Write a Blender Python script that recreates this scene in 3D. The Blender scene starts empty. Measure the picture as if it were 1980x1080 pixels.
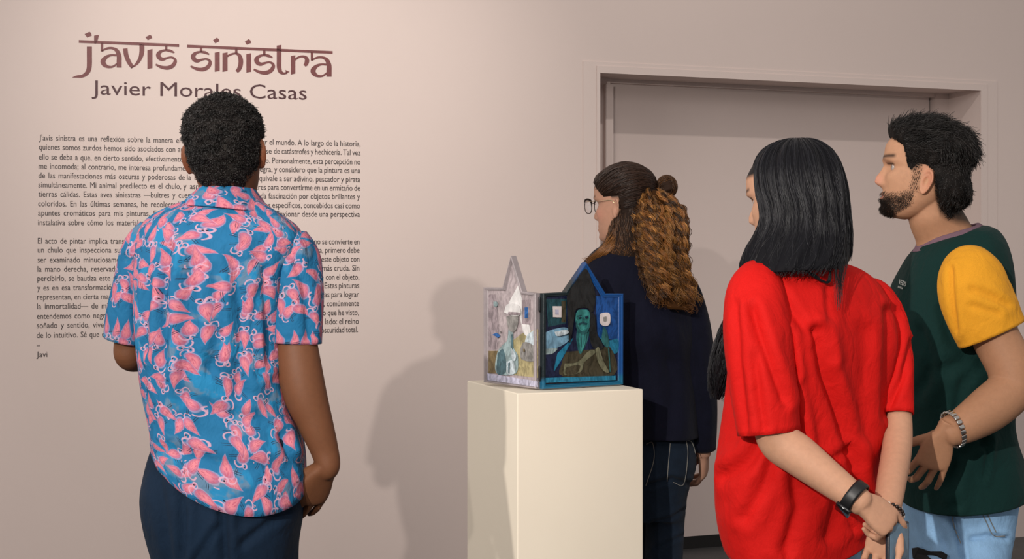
import bpy, math, random
import numpy as np
from mathutils import Vector, Matrix

C = bpy.context.scene.collection
SC = bpy.context.scene
RNG = np.random.default_rng(7)
random.seed(7)

# ------------------------------------------------------------------ camera
F = 2824.0            # focal length in pixels of the 1980 x 1080 frame
CX, HY, CAMH = 990.0, 497.0, 1.41
cd = bpy.data.cameras.new('camera')
cam = bpy.data.objects.new('camera', cd)
C.objects.link(cam)
cam.location = (0, 0, CAMH)
cam.rotation_euler = (math.pi / 2, 0, 0)
cd.sensor_fit = 'HORIZONTAL'
cd.sensor_width = 36.0
cd.lens = 36.0 * F / 1980.0
cd.shift_y = -(540.0 - HY) / 1980.0
cd.clip_start = 0.05
SC.camera = cam

# ------------------------------------------------------------------ world, lamps, exposure
wd = bpy.data.worlds.new('gallery_air')
SC.world = wd
wd.use_nodes = True
bgn = wd.node_tree.nodes['Background']
bgn.inputs[0].default_value = (1.0, 0.93, 0.89, 1)
bgn.inputs[1].default_value = 0.44

def spot(name, loc, target, power, size_deg, blend, radius, col):
    l = bpy.data.lights.new(name, 'SPOT')
    l.energy = power
    l.spot_size = math.radians(size_deg)
    l.spot_blend = blend
    l.shadow_soft_size = radius
    l.color = col
    o = bpy.data.objects.new(name, l)
    C.objects.link(o)
    o.location = loc
    o.rotation_euler = (Vector(target) - Vector(loc)).to_track_quat('-Z', 'Y').to_euler()
    return o

def area(name, loc, target, power, sx, sy, col):
    l = bpy.data.lights.new(name, 'AREA')
    l.energy = power
    l.shape = 'RECTANGLE'
    l.size, l.size_y = sx, sy
    l.color = col
    o = bpy.data.objects.new(name, l)
    C.objects.link(o)
    o.location = loc
    o.rotation_euler = (Vector(target) - Vector(loc)).to_track_quat('-Z', 'Y').to_euler()
    return o

WARM = (1.0, 0.93, 0.86)
# the track spotlight behind the visitors on the left that throws their shadows on the wall
spot('track_spotlight', (-1.12, -2.2, 2.36), (-1.38, 6.2, 1.6), 560, 44, 1.0, 0.03, WARM)
# a second one further left, raking across the group
spot('track_spotlight', (-1.62, -1.3, 2.65), (0.85, 3.7, 0.85), 830, 38, 0.8, 0.03, WARM)
# wall washer aimed at the lettering
spot('wall_washer', (-0.6, 3.3, 3.7), (-0.95, 6.25, 2.05), 235, 48, 1.0, 0.08, WARM)
# unseen area fills, added to brighten the group and the pedestal
area('fill_light', (0.7, 0.2, 3.6), (0.9, 3.6, 0.9), 30, 2.0, 1.2, (1.0, 0.94, 0.9))
area('fill_light', (-3.2, 2.5, 2.9), (0.1, 4.6, 0.6), 42, 1.4, 1.0, (1.0, 0.94, 0.9))  # added fill standing in for bounce off the room's left side
spot('track_spotlight', (1.75, 4.75, 3.95), (1.45, 7.1, 1.2), 75, 110, .6, 0.03, WARM)

SC.view_settings.view_transform = 'Standard'
SC.view_settings.look = 'None'
SC.view_settings.gamma = 1.0
SC.view_settings.use_curve_mapping = False
SC.view_settings.exposure = 0.0

# ------------------------------------------------------------------ helpers
def P(px, py, d):
    return np.array(((px - CX) / F * d, d, CAMH - (py - HY) / F * d))

def m_(px, d):                       # a length in pixels at depth d, in metres
    return px / F * d

def tag(o, label=None, cat=None, group=None, kind=None):
    if label: o['label'] = label
    if cat: o['category'] = cat
    if group: o['group'] = group
    if kind: o['kind'] = kind
    return o

def empty(name, loc):
    o = bpy.data.objects.new(name, None)
    o.empty_display_size = 0.1
    C.objects.link(o)
    o.location = loc
    return o

def mesh_obj(name, V, Fs, mat, parent=None, smooth=True, uv=None, col=None, mats=None, midx=None):
    me = bpy.data.meshes.new(name)
    V = np.asarray(V, dtype=float)
    me.from_pydata(V.tolist(), [], [list(map(int, f)) for f in Fs])
    if smooth:
        me.polygons.foreach_set('use_smooth', [True] * len(me.polygons))
    if uv is not None:
        li = np.empty(len(me.loops), dtype=np.int32)
        me.loops.foreach_get('vertex_index', li)
        lay = me.uv_layers.new(name='UVMap')
        lay.data.foreach_set('uv', np.asarray(uv, dtype=np.float32)[li].ravel())
    if col is not None:
        a = me.attributes.new('Col', 'FLOAT_COLOR', 'POINT')
        c = np.ones((len(V), 4), dtype=np.float32)
        c[:, :3] = col
        a.data.foreach_set('color', c.ravel())
    for mm in (mats or [mat]):
        me.materials.append(mm)
    if midx is not None:
        me.polygons.foreach_set('material_index', list(midx))
    me.update()
    o = bpy.data.objects.new(name, me)
    C.objects.link(o)
    if parent is not None:
        o.parent = parent
        o.matrix_parent_inverse = Matrix.Translation(-Vector(parent.location))
    return o

def cr(Pts, n):
    """Catmull-Rom through the rows of Pts, n steps per span"""
    Pts = np.asarray(Pts, dtype=float)
    k = len(Pts)
    Q = np.vstack([2 * Pts[0] - Pts[1], Pts, 2 * Pts[-1] - Pts[-2]])
    out = []
    for i in range(k - 1):
        p0, p1, p2, p3 = Q[i], Q[i + 1], Q[i + 2], Q[i + 3]
        t = np.linspace(0, 1, n, endpoint=False)[:, None]
        out.append(0.5 * ((2 * p1) + (-p0 + p2) * t + (2 * p0 - 5 * p1 + 4 * p2 - p3) * t ** 2 + (-p0 + 3 * p1 - 3 * p2 + p3) * t ** 3))
    out.append(Pts[-1:])
    return np.vstack(out)

def curve1(xs, ys, x):
    """smooth 1-D table lookup"""
    xs, ys = np.asarray(xs, float), np.asarray(ys, float)
    d = np.diff(ys) / np.diff(xs)
    mt = np.zeros_like(ys)
    mt[1:-1] = np.where(d[:-1] * d[1:] > 0, 2 * d[:-1] * d[1:] / (d[:-1] + d[1:] + 1e-12), 0)
    mt[0], mt[-1] = d[0], d[-1]
    x = np.clip(x, xs[0], xs[-1])
    i = np.clip(np.searchsorted(xs, x) - 1, 0, len(xs) - 2)
    h = xs[i + 1] - xs[i]
    t = (x - xs[i]) / h
    return ((2 * t ** 3 - 3 * t ** 2 + 1) * ys[i] + (t ** 3 - 2 * t ** 2 + t) * h * mt[i]
            + (-2 * t ** 3 + 3 * t ** 2) * ys[i + 1] + (t ** 3 - t ** 2) * h * mt[i + 1])

def norm(v):
    v = np.asarray(v, float)
    return v / (np.linalg.norm(v, axis=-1, keepdims=True) + 1e-12)

def grid_faces(M, N, wrap=True):
    i = np.arange(M - 1)[:, None]
    j = np.arange(N if wrap else N - 1)[None, :]
    j2 = (j + 1) % N
    a = i * N + j; b = i * N + j2; c = (i + 1) * N + j2; d = (i + 1) * N + j
    return np.stack([a, b, c, d], -1).reshape(-1, 4)

def grid_normals(G, wrap=True):
    if wrap:
        du = np.roll(G, -1, 1) - np.roll(G, 1, 1)
    else:
        du = np.gradient(G, axis=1)
    dv = np.gradient(G, axis=0)
    return norm(np.cross(du, dv))

def closed(G):
    """grid of rings -> closed solid (verts, faces) with fan caps"""
    M, N = G.shape[:2]
    V = np.vstack([G.reshape(-1, 3), G[0].mean(0), G[-1].mean(0)])
    fs = [tuple(f) for f in grid_faces(M, N)]
    a, b = M * N, M * N + 1
    for j in range(N):
        fs.append((a, (j + 1) % N, j))
        fs.append((b, (M - 1) * N + j, (M - 1) * N + (j + 1) % N))
    return V, fs

def join(parts):
    Vs, Fs, o = [], [], 0
    for V, f in parts:
        V = np.asarray(V)
        Vs.append(V)
        Fs += [tuple(int(i) + o for i in q) for q in f]
        o += len(V)
    return np.vstack(Vs), Fs

def tube(pts, rad, n=20, sub=6, ref=None, caps=True, ell=None):
    """grid of rings along a smoothed 3-D line; rad: radius or (ra, rb) per point, ra along ref"""
    pts = np.asarray(pts, float)
    r = np.array([(x, x) if np.isscalar(x) else x for x in rad], float)
    D = cr(np.hstack([pts, r]), sub)
    p, r = D[:, :3], np.maximum(D[:, 3:5], 1e-4)
    t = norm(np.gradient(p, axis=0))
    if ref is None:
        ref = np.array((1.0, 0.0, 0.0)) if abs(t[0][0]) < 0.8 else np.array((0, 1.0, 0))
    ref = np.asarray(ref, float)
    a = np.linspace(0, 2 * np.pi, n, endpoint=False)
    rings = []
    x = ref
    for i in range(len(p)):
        x = norm(x - t[i] * np.dot(x, t[i]))
        y = np.cross(t[i], x)
        rings.append(p[i] + r[i, 0] * np.cos(a)[:, None] * x + r[i, 1] * np.sin(a)[:, None] * y)
    G = np.array(rings)
    if caps:
        def dome(i, s):
            c0, t0 = p[i], t[i] * s
            rr = r[i].min()
            out = []
            for k in (0.35, 0.7, 0.93):
                q = math.sqrt(1 - k * k)
                out.append(c0 + (G[i] - c0) * q + t0 * rr * k * 0.9)
            return out
        st = dome(0, -1)[::-1]
        en = dome(-1, 1)
        G = np.concatenate([np.array(st), G, np.array(en)])
    return G

def rings_px(spec, N=96, sub=5, e=2.4, scale=1.0, rot=0, ratio=.68):
    """body-like loft; each row: (pyL, pyR, sag, xl, xr, depth centre, half depth)"""
    D = cr(np.array(spec, float), sub)
    a = np.linspace(0, 2 * np.pi, N, endpoint=False)
    c, s = np.cos(a), np.sin(a)
    ex = np.sign(c) * np.abs(c) ** (2 / e)
    ey = np.sign(s) * np.abs(s) ** (2 / e)
    if rot:                                   # a turned torso: the long axis swings away from the picture plane
        q = math.radians(rot)
        X0 = ex * math.cos(q) - ey * ratio * math.sin(q)
        Y0 = ex * math.sin(q) + ey * ratio * math.cos(q)
        k = np.abs(X0).max()
        ex, ey_m = X0 / k, Y0 / k
    G = []
    for pyL, pyR, sag, xl, xr, dc, dh in D:
        cxp, hw = (xl + xr) / 2, max((xr - xl) / 2, 0.5)
        t = (ex + 1) / 2
        py = pyL + (pyR - pyL) * t + sag * np.clip(4 * t * (1 - t), 0, 1) ** 0.6
        X = (cxp + hw * ex * scale - CX) / F * dc
        Y = dc + (ey_m * hw / F * dc if rot else dh * ey) * scale
        Z = CAMH - (py - HY) / F * dc
        G.append(np.stack([X, Y, Z], -1))
    return np.array(G)

def rows(tab, dc, dh=None):
    """(py, xl, xr[, dh]) rows -> full ring rows"""
    out = []
    for r in tab:
        py, xl, xr = r[:3]
        h = r[3] if len(r) > 3 else dh
        out.append((py, py, 0, xl, xr, dc, h))
    return out

def grid_uv(G):
    M, N = G.shape[:2]
    du = np.linalg.norm(np.roll(G, -1, 1) - G, axis=2)
    per = du.sum(1)
    u = (np.arange(N) / N)[None, :] * np.median(per)
    u = np.repeat(u, M, 0)
    seg = np.linalg.norm(np.diff(G, axis=0), axis=2).mean(1)
    v = np.concatenate([[0], np.cumsum(seg)])
    v = np.repeat(-v[:, None], N, 1)
    return np.stack([u, v], -1)

def waves(Q, freq, seed, n=14):
    """smooth pseudo-noise over the rows of Q (any dimension), about -1..1"""
    r = np.random.default_rng(seed)
    Q = np.asarray(Q, float)
    out = np.zeros(Q.shape[:-1])
    for k in range(n):
        w = r.normal(size=Q.shape[-1]) * np.asarray(freq)
        out += np.sin(Q @ w + r.uniform(0, 6.28))
    return out / math.sqrt(n)

def project(V):
    return np.stack([CX + F * V[..., 0] / V[..., 1], HY + F * (CAMH - V[..., 2]) / V[..., 1]], -1)

def crease(G, Nn, line, w, depth, side=-1):
    """press a soft groove with a ridge beside it into the side of a cloth facing -Y (real displacement)"""
    q = project(G)
    L = np.asarray(line, float)
    best = np.full(q.shape[:2], 1e9)
    for a, b in zip(L[:-1], L[1:]):
        ab = b - a
        t = np.clip(((q - a) @ ab) / (ab @ ab), 0, 1)
        d = np.linalg.norm(q - (a + t[..., None] * ab), axis=-1)
        cr_ = np.sign((q[..., 0] - a[0]) * ab[1] - (q[..., 1] - a[1]) * ab[0])
        best = np.where(d < np.abs(best), d * np.where(cr_ == 0, 1, cr_), best)
    face = np.clip(-Nn[..., 1] * 2.2, 0, 1) if side < 0 else 1.0
    f = -depth * np.exp(-(best / w) ** 2) + 0.75 * depth * np.exp(-((best - 1.9 * w) / (1.3 * w)) ** 2) + 0.35 * depth * np.exp(-((best + 1.9 * w) / (1.3 * w)) ** 2)
    return G + Nn * (f * face)[..., None]

def remesh(parts, voxel, smooth=2, fac=0.5):
    V, fs = join(parts)
    me = bpy.data.meshes.new('tmp')
    me.from_pydata(V.tolist(), [], fs)
    o = bpy.data.objects.new('tmp', me)
    C.objects.link(o)
    md = o.modifiers.new('r', 'REMESH')
    md.mode = 'VOXEL'
    md.voxel_size = voxel
    sm = o.modifiers.new('s', 'SMOOTH')
    sm.iterations = smooth
    sm.factor = fac
    dg = bpy.context.evaluated_depsgraph_get()
    dg.update()
    ev = o.evaluated_get(dg)
    m2 = ev.to_mesh()
    nv = len(m2.vertices)
    W = np.empty(nv * 3)
    m2.vertices.foreach_get('co', W)
    W = W.reshape(-1, 3)
    fs2 = [tuple(p.vertices) for p in m2.polygons]
    nr = np.empty(nv * 3)
    m2.vertices.foreach_get('normal', nr)
    ev.to_mesh_clear()
    bpy.data.objects.remove(o)
    bpy.data.meshes.remove(me)
    return W, fs2, nr.reshape(-1, 3)

def strands_mesh(S, r0, r1, col):
    """S (k, n, 3) strand points -> three-sided tapered hairs; col (k, 3) or (k, n, 3)"""
    k, n = S.shape[:2]
    t = norm(np.gradient(S, axis=1))
    ref = norm(np.random.default_rng(3).normal(size=(k, 1, 3)))
    x = norm(np.cross(t, np.repeat(ref, n, 1)))
    y = np.cross(t, x)
    rad = np.linspace(r0, r1, n)[None, :, None]
    V = np.stack([S + rad * (math.cos(a) * x + math.sin(a) * y) for a in (0, 2.094, 4.189)], 2)   # k,n,3,3
    V = V.reshape(-1, 3)
    base = (np.arange(k) * n * 3)[:, None, None]
    i = (np.arange(n - 1) * 3)[None, :, None]
    j = np.arange(3)[None, None, :]
    j2 = (j + 1) % 3
    fs = np.stack([base + i + j, base + i + j2, base + i + 3 + j2, base + i + 3 + j], -1).reshape(-1, 4)
    if col.ndim == 2:
        col = np.repeat(col[:, None, :], n, 1)
    cc = np.repeat(col[:, :, None, :], 3, 2).reshape(-1, 3)
    return V, fs, cc

def sample_grid(G, ri, ci):
    """bilinear sample of a wrapped grid at float rows/columns"""
    M, N = G.shape[:2]
    ri = np.clip(ri, 0, M - 1.001)
    r = np.floor(ri).astype(int); fr = (ri - r)[..., None]
    c = np.floor(ci).astype(int); fc = (ci - c)[..., None]
    c0, c1 = c % N, (c + 1) % N
    return (G[r, c0] * (1 - fc) + G[r, c1] * fc) * (1 - fr) + (G[r + 1, c0] * (1 - fc) + G[r + 1, c1] * fc) * fr

def hull_strands(G, count, npts, row0, row1, cols=None, wander=1.5, off=(0, .006), curl=0, pitch=0.03, seed=1, lift=0.0, flow=0.0):
    r = np.random.default_rng(seed)
    M, N = G.shape[:2]
    Nn = grid_normals(G)
    c0 = r.uniform(*(cols or (0, N)), count)
    a = r.uniform(*row0, count) * (M - 1)
    b = r.uniform(*row1, count) * (M - 1)
    t = np.linspace(0, 1, npts)[None, :]
    ri = a[:, None] + (b - a)[:, None] * t
    lock = np.sin(c0[:, None] * 0.9 + 2.3 * t * 2) + 0.6 * np.sin(c0[:, None] * 2.3 + 5 * t + 1)
    ci = c0[:, None] + wander * lock * t + r.normal(0, 0.6, (count, 1)) * wander * t + flow * t
    S = sample_grid(G, ri, ci)
    n = norm(sample_grid(Nn, ri, ci))
    o = r.uniform(off[0], off[1], count)[:, None] + lift * t
    S = S + n * o[..., None]
    if curl:
        tg = norm(np.gradient(S, axis=1))
        bx = norm(np.cross(tg, n))
        seg = np.linalg.norm(np.diff(S, axis=1), axis=2)
        arc = np.concatenate([np.zeros((count, 1)), np.cumsum(seg, 1)], 1)
        ph = np.floor(c0 * 1.3)[:, None] * 1.7 + r.normal(0, .35, (count, 1))
        k = 2 * np.pi / (pitch * r.uniform(.8, 1.25, (count, 1)))
        amp = curl * r.uniform(.5, 1.25, (count, 1)) * np.clip(arc / 0.05, 0.15, 1)
        S = S + (bx * (np.cos(arc * k + ph) * amp)[..., None]) + n * (np.sin(arc * k + ph) * amp)[..., None]
    return S

# ------------------------------------------------------------------ node helpers
def new_mat(name):
    m = bpy.data.materials.new(name)
    m.use_nodes = True
    nt = m.node_tree
    return m, nt, nt.nodes['Principled BSDF']

class NG:
    def __init__(s, nt): s.nt = nt
    def n(s, typ, **kw):
        nd = s.nt.nodes.new(typ)
        for k, v in kw.items(): setattr(nd, k, v)
        return nd
    def put(s, sock, v):
        if isinstance(v, bpy.types.NodeSocket): s.nt.links.new(v, sock)
        elif v is not None: sock.default_value = v
    def m(s, op, a, b=None, c=None):
        nd = s.n('ShaderNodeMath', operation=op)
        for i, v in enumerate((a, b, c)): s.put(nd.inputs[i], v)
        return nd.outputs[0]
    def vm(s, op, a, b=None, scale=None):
        nd = s.n('ShaderNodeVectorMath', operation=op)
        s.put(nd.inputs[0], a)
        if b is not None: s.put(nd.inputs[1], b)
        if scale is not None: s.put(nd.inputs['Scale'], scale)
        return nd.outputs[0]
    def xyz(s, v):
        nd = s.n('ShaderNodeSeparateXYZ'); s.put(nd.inputs[0], v)
        return nd.outputs
    def comb(s, x, y, z=0.0):
        nd = s.n('ShaderNodeCombineXYZ')
        for i, v in enumerate((x, y, z)): s.put(nd.inputs[i], v)
        return nd.outputs[0]
    def mix(s, f, a, b):
        nd = s.n('ShaderNodeMix', data_type='RGBA')
        s.put(nd.inputs[0], f)
        s.put(nd.inputs[6], a if isinstance(a, bpy.types.NodeSocket) else (*a, 1) if len(a) == 3 else a)
        s.put(nd.inputs[7], b if isinstance(b, bpy.types.NodeSocket) else (*b, 1) if len(b) == 3 else b)
        return nd.outputs[2]
    def step(s, x, lo, hi):            # 1 below lo, 0 above hi
        nd = s.n('ShaderNodeMapRange', interpolation_type='SMOOTHSTEP')
        s.put(nd.inputs[0], x); s.put(nd.inputs[1], lo); s.put(nd.inputs[2], hi)
        nd.inputs[3].default_value = 1.0; nd.inputs[4].default_value = 0.0
        return nd.outputs[0]
    def noise(s, vec, scale, detail=3, rough=.5, dim='3D'):
        nd = s.n('ShaderNodeTexNoise', noise_dimensions=dim)
        s.put(nd.inputs['Vector'], vec)
        nd.inputs['Scale'].default_value = scale
        nd.inputs['Detail'].default_value = detail
        nd.inputs['Roughness'].default_value = rough
        return nd.outputs[0]
    def bump(s, h, strength, dist):
        nd = s.n('ShaderNodeBump')
        nd.inputs['Strength'].default_value = strength
        nd.inputs['Distance'].default_value = dist
        s.put(nd.inputs['Height'], h)
        return nd.outputs[0]
    def obj(s): return s.n('ShaderNodeTexCoord').outputs['Object']
    def uv(s): return s.n('ShaderNodeTexCoord').outputs['UV']

def plain(name, col, rough=.6, var=0.06, scale=40, bump=0.0, bscale=400, metal=0.0, spec=0.5, sheen=0.0):
    m, nt, b = new_mat(name)
    g = NG(nt)
    f = g.noise(g.obj(), scale, 4)
    lo = tuple(max(0, c * (1 - var)) for c in col)
    hi = tuple(min(1, c * (1 + var)) for c in col)
    nt.links.new(g.mix(f, lo, hi), b.inputs['Base Color'])
    b.inputs['Roughness'].default_value = rough
    b.inputs['Metallic'].default_value = metal
    b.inputs['Specular IOR Level'].default_value = spec
    if sheen:
        b.inputs['Sheen Weight'].default_value = sheen
        b.inputs['Sheen Roughness'].default_value = .6
    if bump:
        nt.links.new(g.bump(g.noise(g.obj(), bscale, 3), bump, .002), b.inputs['Normal'])
    return m

def attr_mat(name, rough, spec=.5, bump=0, bscale=600, sss=0.0, hair=False):
    m, nt, b = new_mat(name)
    g = NG(nt)
    a = g.n('ShaderNodeAttribute', attribute_name='Col')
    col = a.outputs['Color']
    if not hair:
        f = g.noise(g.obj(), 90, 5, .6)
        v = g.m('MULTIPLY_ADD', f, .28, .86)
        col = g.vm('SCALE', col, scale=v)
    nt.links.new(col, b.inputs['Base Color'])
    b.inputs['Roughness'].default_value = rough
    b.inputs['Specular IOR Level'].default_value = spec
    if sss:
        b.inputs['Subsurface Weight'].default_value = sss
        b.inputs['Subsurface Radius'].default_value = (.012, .004, .002)
        b.inputs['Subsurface Scale'].default_value = .6
    if bump:
        nt.links.new(g.bump(g.noise(g.obj(), bscale, 3), bump, .001), b.inputs['Normal'])
    return m

def weave(g, amount, fine=1800):
    """thread bump from the object's own coordinates"""
    return g.bump(g.noise(g.obj(), fine, 2), amount, .0006)

def cloth_relief(g, bump, crumple):
    """thread grain over soft crumples"""
    wob = g.n('ShaderNodeTexNoise'); g.put(wob.inputs['Vector'], g.obj()); wob.inputs['Scale'].default_value = 9
    v = g.vm('ADD', g.obj(), g.vm('SCALE', wob.outputs['Color'], scale=.10))
    mp = g.n('ShaderNodeMapping'); g.put(mp.inputs[0], v); mp.inputs['Scale'].default_value = (1, 1, .55)
    f = g.noise(mp.outputs[0], 17, 4, .5)
    nd = g.n('ShaderNodeBump'); nd.inputs['Strength'].default_value = crumple; nd.inputs['Distance'].default_value = .02
    g.put(nd.inputs['Height'], f)
    n2 = g.n('ShaderNodeBump'); n2.inputs['Strength'].default_value = bump; n2.inputs['Distance'].default_value = .0006
    g.put(n2.inputs['Height'], g.noise(g.obj(), 1500, 2)); g.put(n2.inputs['Normal'], nd.outputs[0])
    return n2.outputs[0]

def cloth(name, col, var=.12, rough=.85, sheen=.25, bump=.35, scale=14, streak=None, spec=.15, crumple=.5):
    m, nt, b = new_mat(name)
    g = NG(nt)
    f = g.noise(g.obj(), scale, 5, .6)
    f2 = g.noise(g.obj(), 420, 2)
    lo = tuple(c * (1 - var) for c in col); hi = tuple(min(1, c * (1 + var)) for c in col)
    cc = g.mix(f, lo, hi)
    cc = g.vm('SCALE', cc, scale=g.m('MULTIPLY_ADD', f2, .3, .85))
    nt.links.new(cc, b.inputs['Base Color'])
    b.inputs['Roughness'].default_value = rough
    b.inputs['Specular IOR Level'].default_value = spec
    b.inputs['Sheen Weight'].default_value = sheen * .15
    nt.links.new(cloth_relief(g, bump, crumple), b.inputs['Normal'])
    return m
# ------------------------------------------------------------------ the room
TH = math.atan(F / 7810.0)                       # the wall runs away to the right
U = np.array((math.cos(TH), math.sin(TH), 0.0))
NW = np.array((math.sin(TH), -math.cos(TH), 0.0))  # out of the wall, to the room
WO = np.array((360 / F * 6.75, 6.75, 0.0))
UZ = np.array((0, 0, 1.0))

def wall_uz(px, py, off=0.0):
    o = WO + NW * off
    k = (px - CX) / F
    u = (k * o[1] - o[0]) / (U[0] - k * U[1])
    d = o[1] + u * U[1]
    return u, CAMH - (py - HY) / F * d

def wp(u, z, off=0.0):
    return WO + U * u + NW * off + UZ * z

def box_uz(u0, u1, z0, z1, o0, o1):
    V = [wp(u, z, o) for o in (o0, o1) for z in (z0, z1) for u in (u0, u1)]
    Fs = [(0, 1, 3, 2), (4, 6, 7, 5), (0, 4, 5, 1), (2, 3, 7, 6), (0, 2, 6, 4), (1, 5, 7, 3)]
    return V, Fs

def wall_paint(name, col):
    m, nt, b = new_mat(name)
    g = NG(nt)
    o = g.obj()
    f = g.noise(o, 1.3, 4, .55)
    f2 = g.noise(o, 16, 4, .6)
    cc = g.mix(g.m('MULTIPLY_ADD', f2, .3, g.m('MULTIPLY', f, .7)), tuple(c * .965 for c in col), tuple(min(1, c * 1.03) for c in col))
    nt.links.new(cc, b.inputs['Base Color'])
    b.inputs['Roughness'].default_value = .78
    b.inputs['Specular IOR Level'].default_value = .25
    nt.links.new(g.bump(g.noise(o, 260, 4, .65), .12, .003), b.inputs['Normal'])
    return m

M_WALL = wall_paint('wall_paint', (.66, .555, .515))
M_DOOR = wall_paint('door_paint', (.63, .53, .495))
M_DARK = plain('shadow_gap', (.008, .007, .007), .9)
M_FLOOR = None
m, nt, b = new_mat('floor_concrete')
g = NG(nt)
f = g.noise(g.obj(), 3, 6, .65)
nt.links.new(g.mix(f, (.03, .03, .031), (.085, .083, .082)), b.inputs['Base Color'])
b.inputs['Roughness'].default_value = .55
nt.links.new(g.bump(g.noise(g.obj(), 60, 5), .2, .004), b.inputs['Normal'])
M_FLOOR = m

uL, zT = wall_uz(1154.5, 141)
uR, zT2 = wall_uz(1897, 166)
zT = (zT + zT2) / 2
UMIN, UMAX, ZTOP = -4.6, 4.6, 4.0
REC = 0.30
parts = [box_uz(UMIN, uL, 0, ZTOP, -.36, 0), box_uz(uR, UMAX, 0, ZTOP, -.36, 0), box_uz(uL, uR, zT, ZTOP, -.36, 0)]
V, fs = join(parts)
tag(mesh_obj('wall_back', V, fs, M_WALL, smooth=False), kind='structure')
fl = mesh_obj('floor', [(-7, -6, 0), (8, -6, 0), (8, 10, 0), (-7, 10, 0), (-7, -6, -.1), (8, -6, -.1), (8, 10, -.1), (-7, 10, -.1)],
              [(0, 1, 2, 3), (7, 6, 5, 4), (0, 4, 5, 1), (1, 5, 6, 2), (2, 6, 7, 3), (3, 7, 4, 0)], M_FLOOR, smooth=False)
tag(fl, kind='structure')

# thin bead round the opening and the wider plaster band outside it
def frame_piece(parts_list, u0, u1, z0, z1, o0, o1): parts_list.append(box_uz(u0, u1, z0, z1, o0, o1))
bead = []
frame_piece(bead, uL - .004, uL + .012, 0, zT + .02, 0, .008)
frame_piece(bead, uR - .006, uR + .03, 0, zT + .02, 0, .008)
frame_piece(bead, uL + .012, uR - .006, zT - .012, zT + .02, 0, .008)
V, fs = join(bead)
tag(mesh_obj('trim_1', V, fs, M_WALL, smooth=False), kind='structure')
ub, zb = wall_uz(1127, 118)
ub2, _ = wall_uz(1927, 140)
V, fs = join([box_uz(ub, uL - .004, 0, zb, 0, .004), box_uz(uR + .03, ub2, 0, zb, 0, .004), box_uz(uL - .004, uR + .03, zT + .02, zb, 0, .004)])
tag(mesh_obj('trim_2', V, fs, M_WALL, smooth=False), kind='structure')

# door set back in the opening: leaf, inner frame, head rail and the dark slits
zg = CAMH - (1061 - HY) / F * (WO[1] - .28)
dl = wall_uz(1172, 300, -REC)[0]
dr = wall_uz(1798, 300, -REC)[0]
zd = wall_uz(1500, 176, -REC)[1]
leaf = [box_uz(dl, dr - .006, .06, zd, -.335, -REC)]
V, fs = join(leaf)
dleaf = mesh_obj('door_1', V, fs, M_DOOR, smooth=False)
tag(dleaf, kind='structure')
jamb = [box_uz(uL, dl, 0, zT, -.335, -.25), box_uz(dr + .006, uR, 0, zT, -.335, -.26), box_uz(dl, dr + .006, zd, zT, -.335, -.265)]
V, fs = join(jamb)
tag(mesh_obj('trim_3', V, fs, M_DOOR, smooth=False), kind='structure')
V, fs = join([box_uz(dl - .035, dl + .004, .02, zd - .012, -.25, -.225)])
tag(mesh_obj('trim_4', V, fs, M_DOOR, smooth=False), kind='structure')
V, fs = join([box_uz(dl, dr + .006, 0, .06, -.345, -.302), box_uz(dr - .006, dr + .006, .06, zd, -.345, -.32)])
tag(mesh_obj('trim_5', V, fs, M_DARK, smooth=False), kind='structure')

# ------------------------------------------------------------------ lettering on the wall
M_VINYL = plain('oxblood_vinyl', (.15, .040, .040), .5, .3, 60)
M_NAME = plain('dark_vinyl', (.06, .016, .02), .5, .1)
M_TEXT = plain('text_vinyl', (.030, .020, .021), .55, .1)

def px_wall(q, off=.0015):
    return np.array([wp(*wall_uz(x, y), off) for x, y in q])

def ribbon(line, widths, sub=5):
    D = cr(np.array([(x, y, w) for (x, y), w in zip(line, widths)], float), sub)
    p, w = D[:, :2], np.maximum(D[:, 2], 1)
    t = np.gradient(p, axis=0)
    t /= np.linalg.norm(t, axis=1, keepdims=True) + 1e-9
    nn = np.stack([-t[:, 1], t[:, 0]], 1)
    return p + nn * w[:, None] / 2, p - nn * w[:, None] / 2

def vinyl(polys, ribs, off, sc):
    """polygons and strokes in crop units -> thin raised vinyl mesh on the wall"""
    Vs, Fs = [], []
    cv = lambda q: [(off[0] + x / sc, off[1] + y / sc) for x, y in q]
    o = 0
    for q in polys:
        A, B = px_wall(cv(q), .0012), px_wall(cv(q), -.001)
        k = len(q)
        Vs += [A, B]
        Fs.append(tuple(o + i for i in range(k)))
        Fs += [(o + i, o + k + i, o + k + (i + 1) % k, o + (i + 1) % k) for i in range(k)]
        o += 2 * k
    for line, w in ribs:
        a, b = ribbon(line, w)
        A, B = px_wall(cv(a), .0012), px_wall(cv(b), .0012)
        A2, B2 = px_wall(cv(a), -.001), px_wall(cv(b), -.001)
        k = len(A)
        Vs += [A, B, A2, B2]
        for i in range(k - 1):
            Fs.append((o + i, o + i + 1, o + k + i + 1, o + k + i))
            Fs.append((o + 2 * k + i, o + 2 * k + i + 1, o + i + 1, o + i))
            Fs.append((o + k + i, o + k + i + 1, o + 3 * k + i + 1, o + 3 * k + i))
        Fs.append((o, o + k, o + 3 * k, o + 2 * k))
        Fs.append((o + k - 1, o + 2 * k - 1, o + 4 * k - 1, o + 3 * k - 1))
        o += 4 * k
    return np.vstack(Vs), Fs

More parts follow.
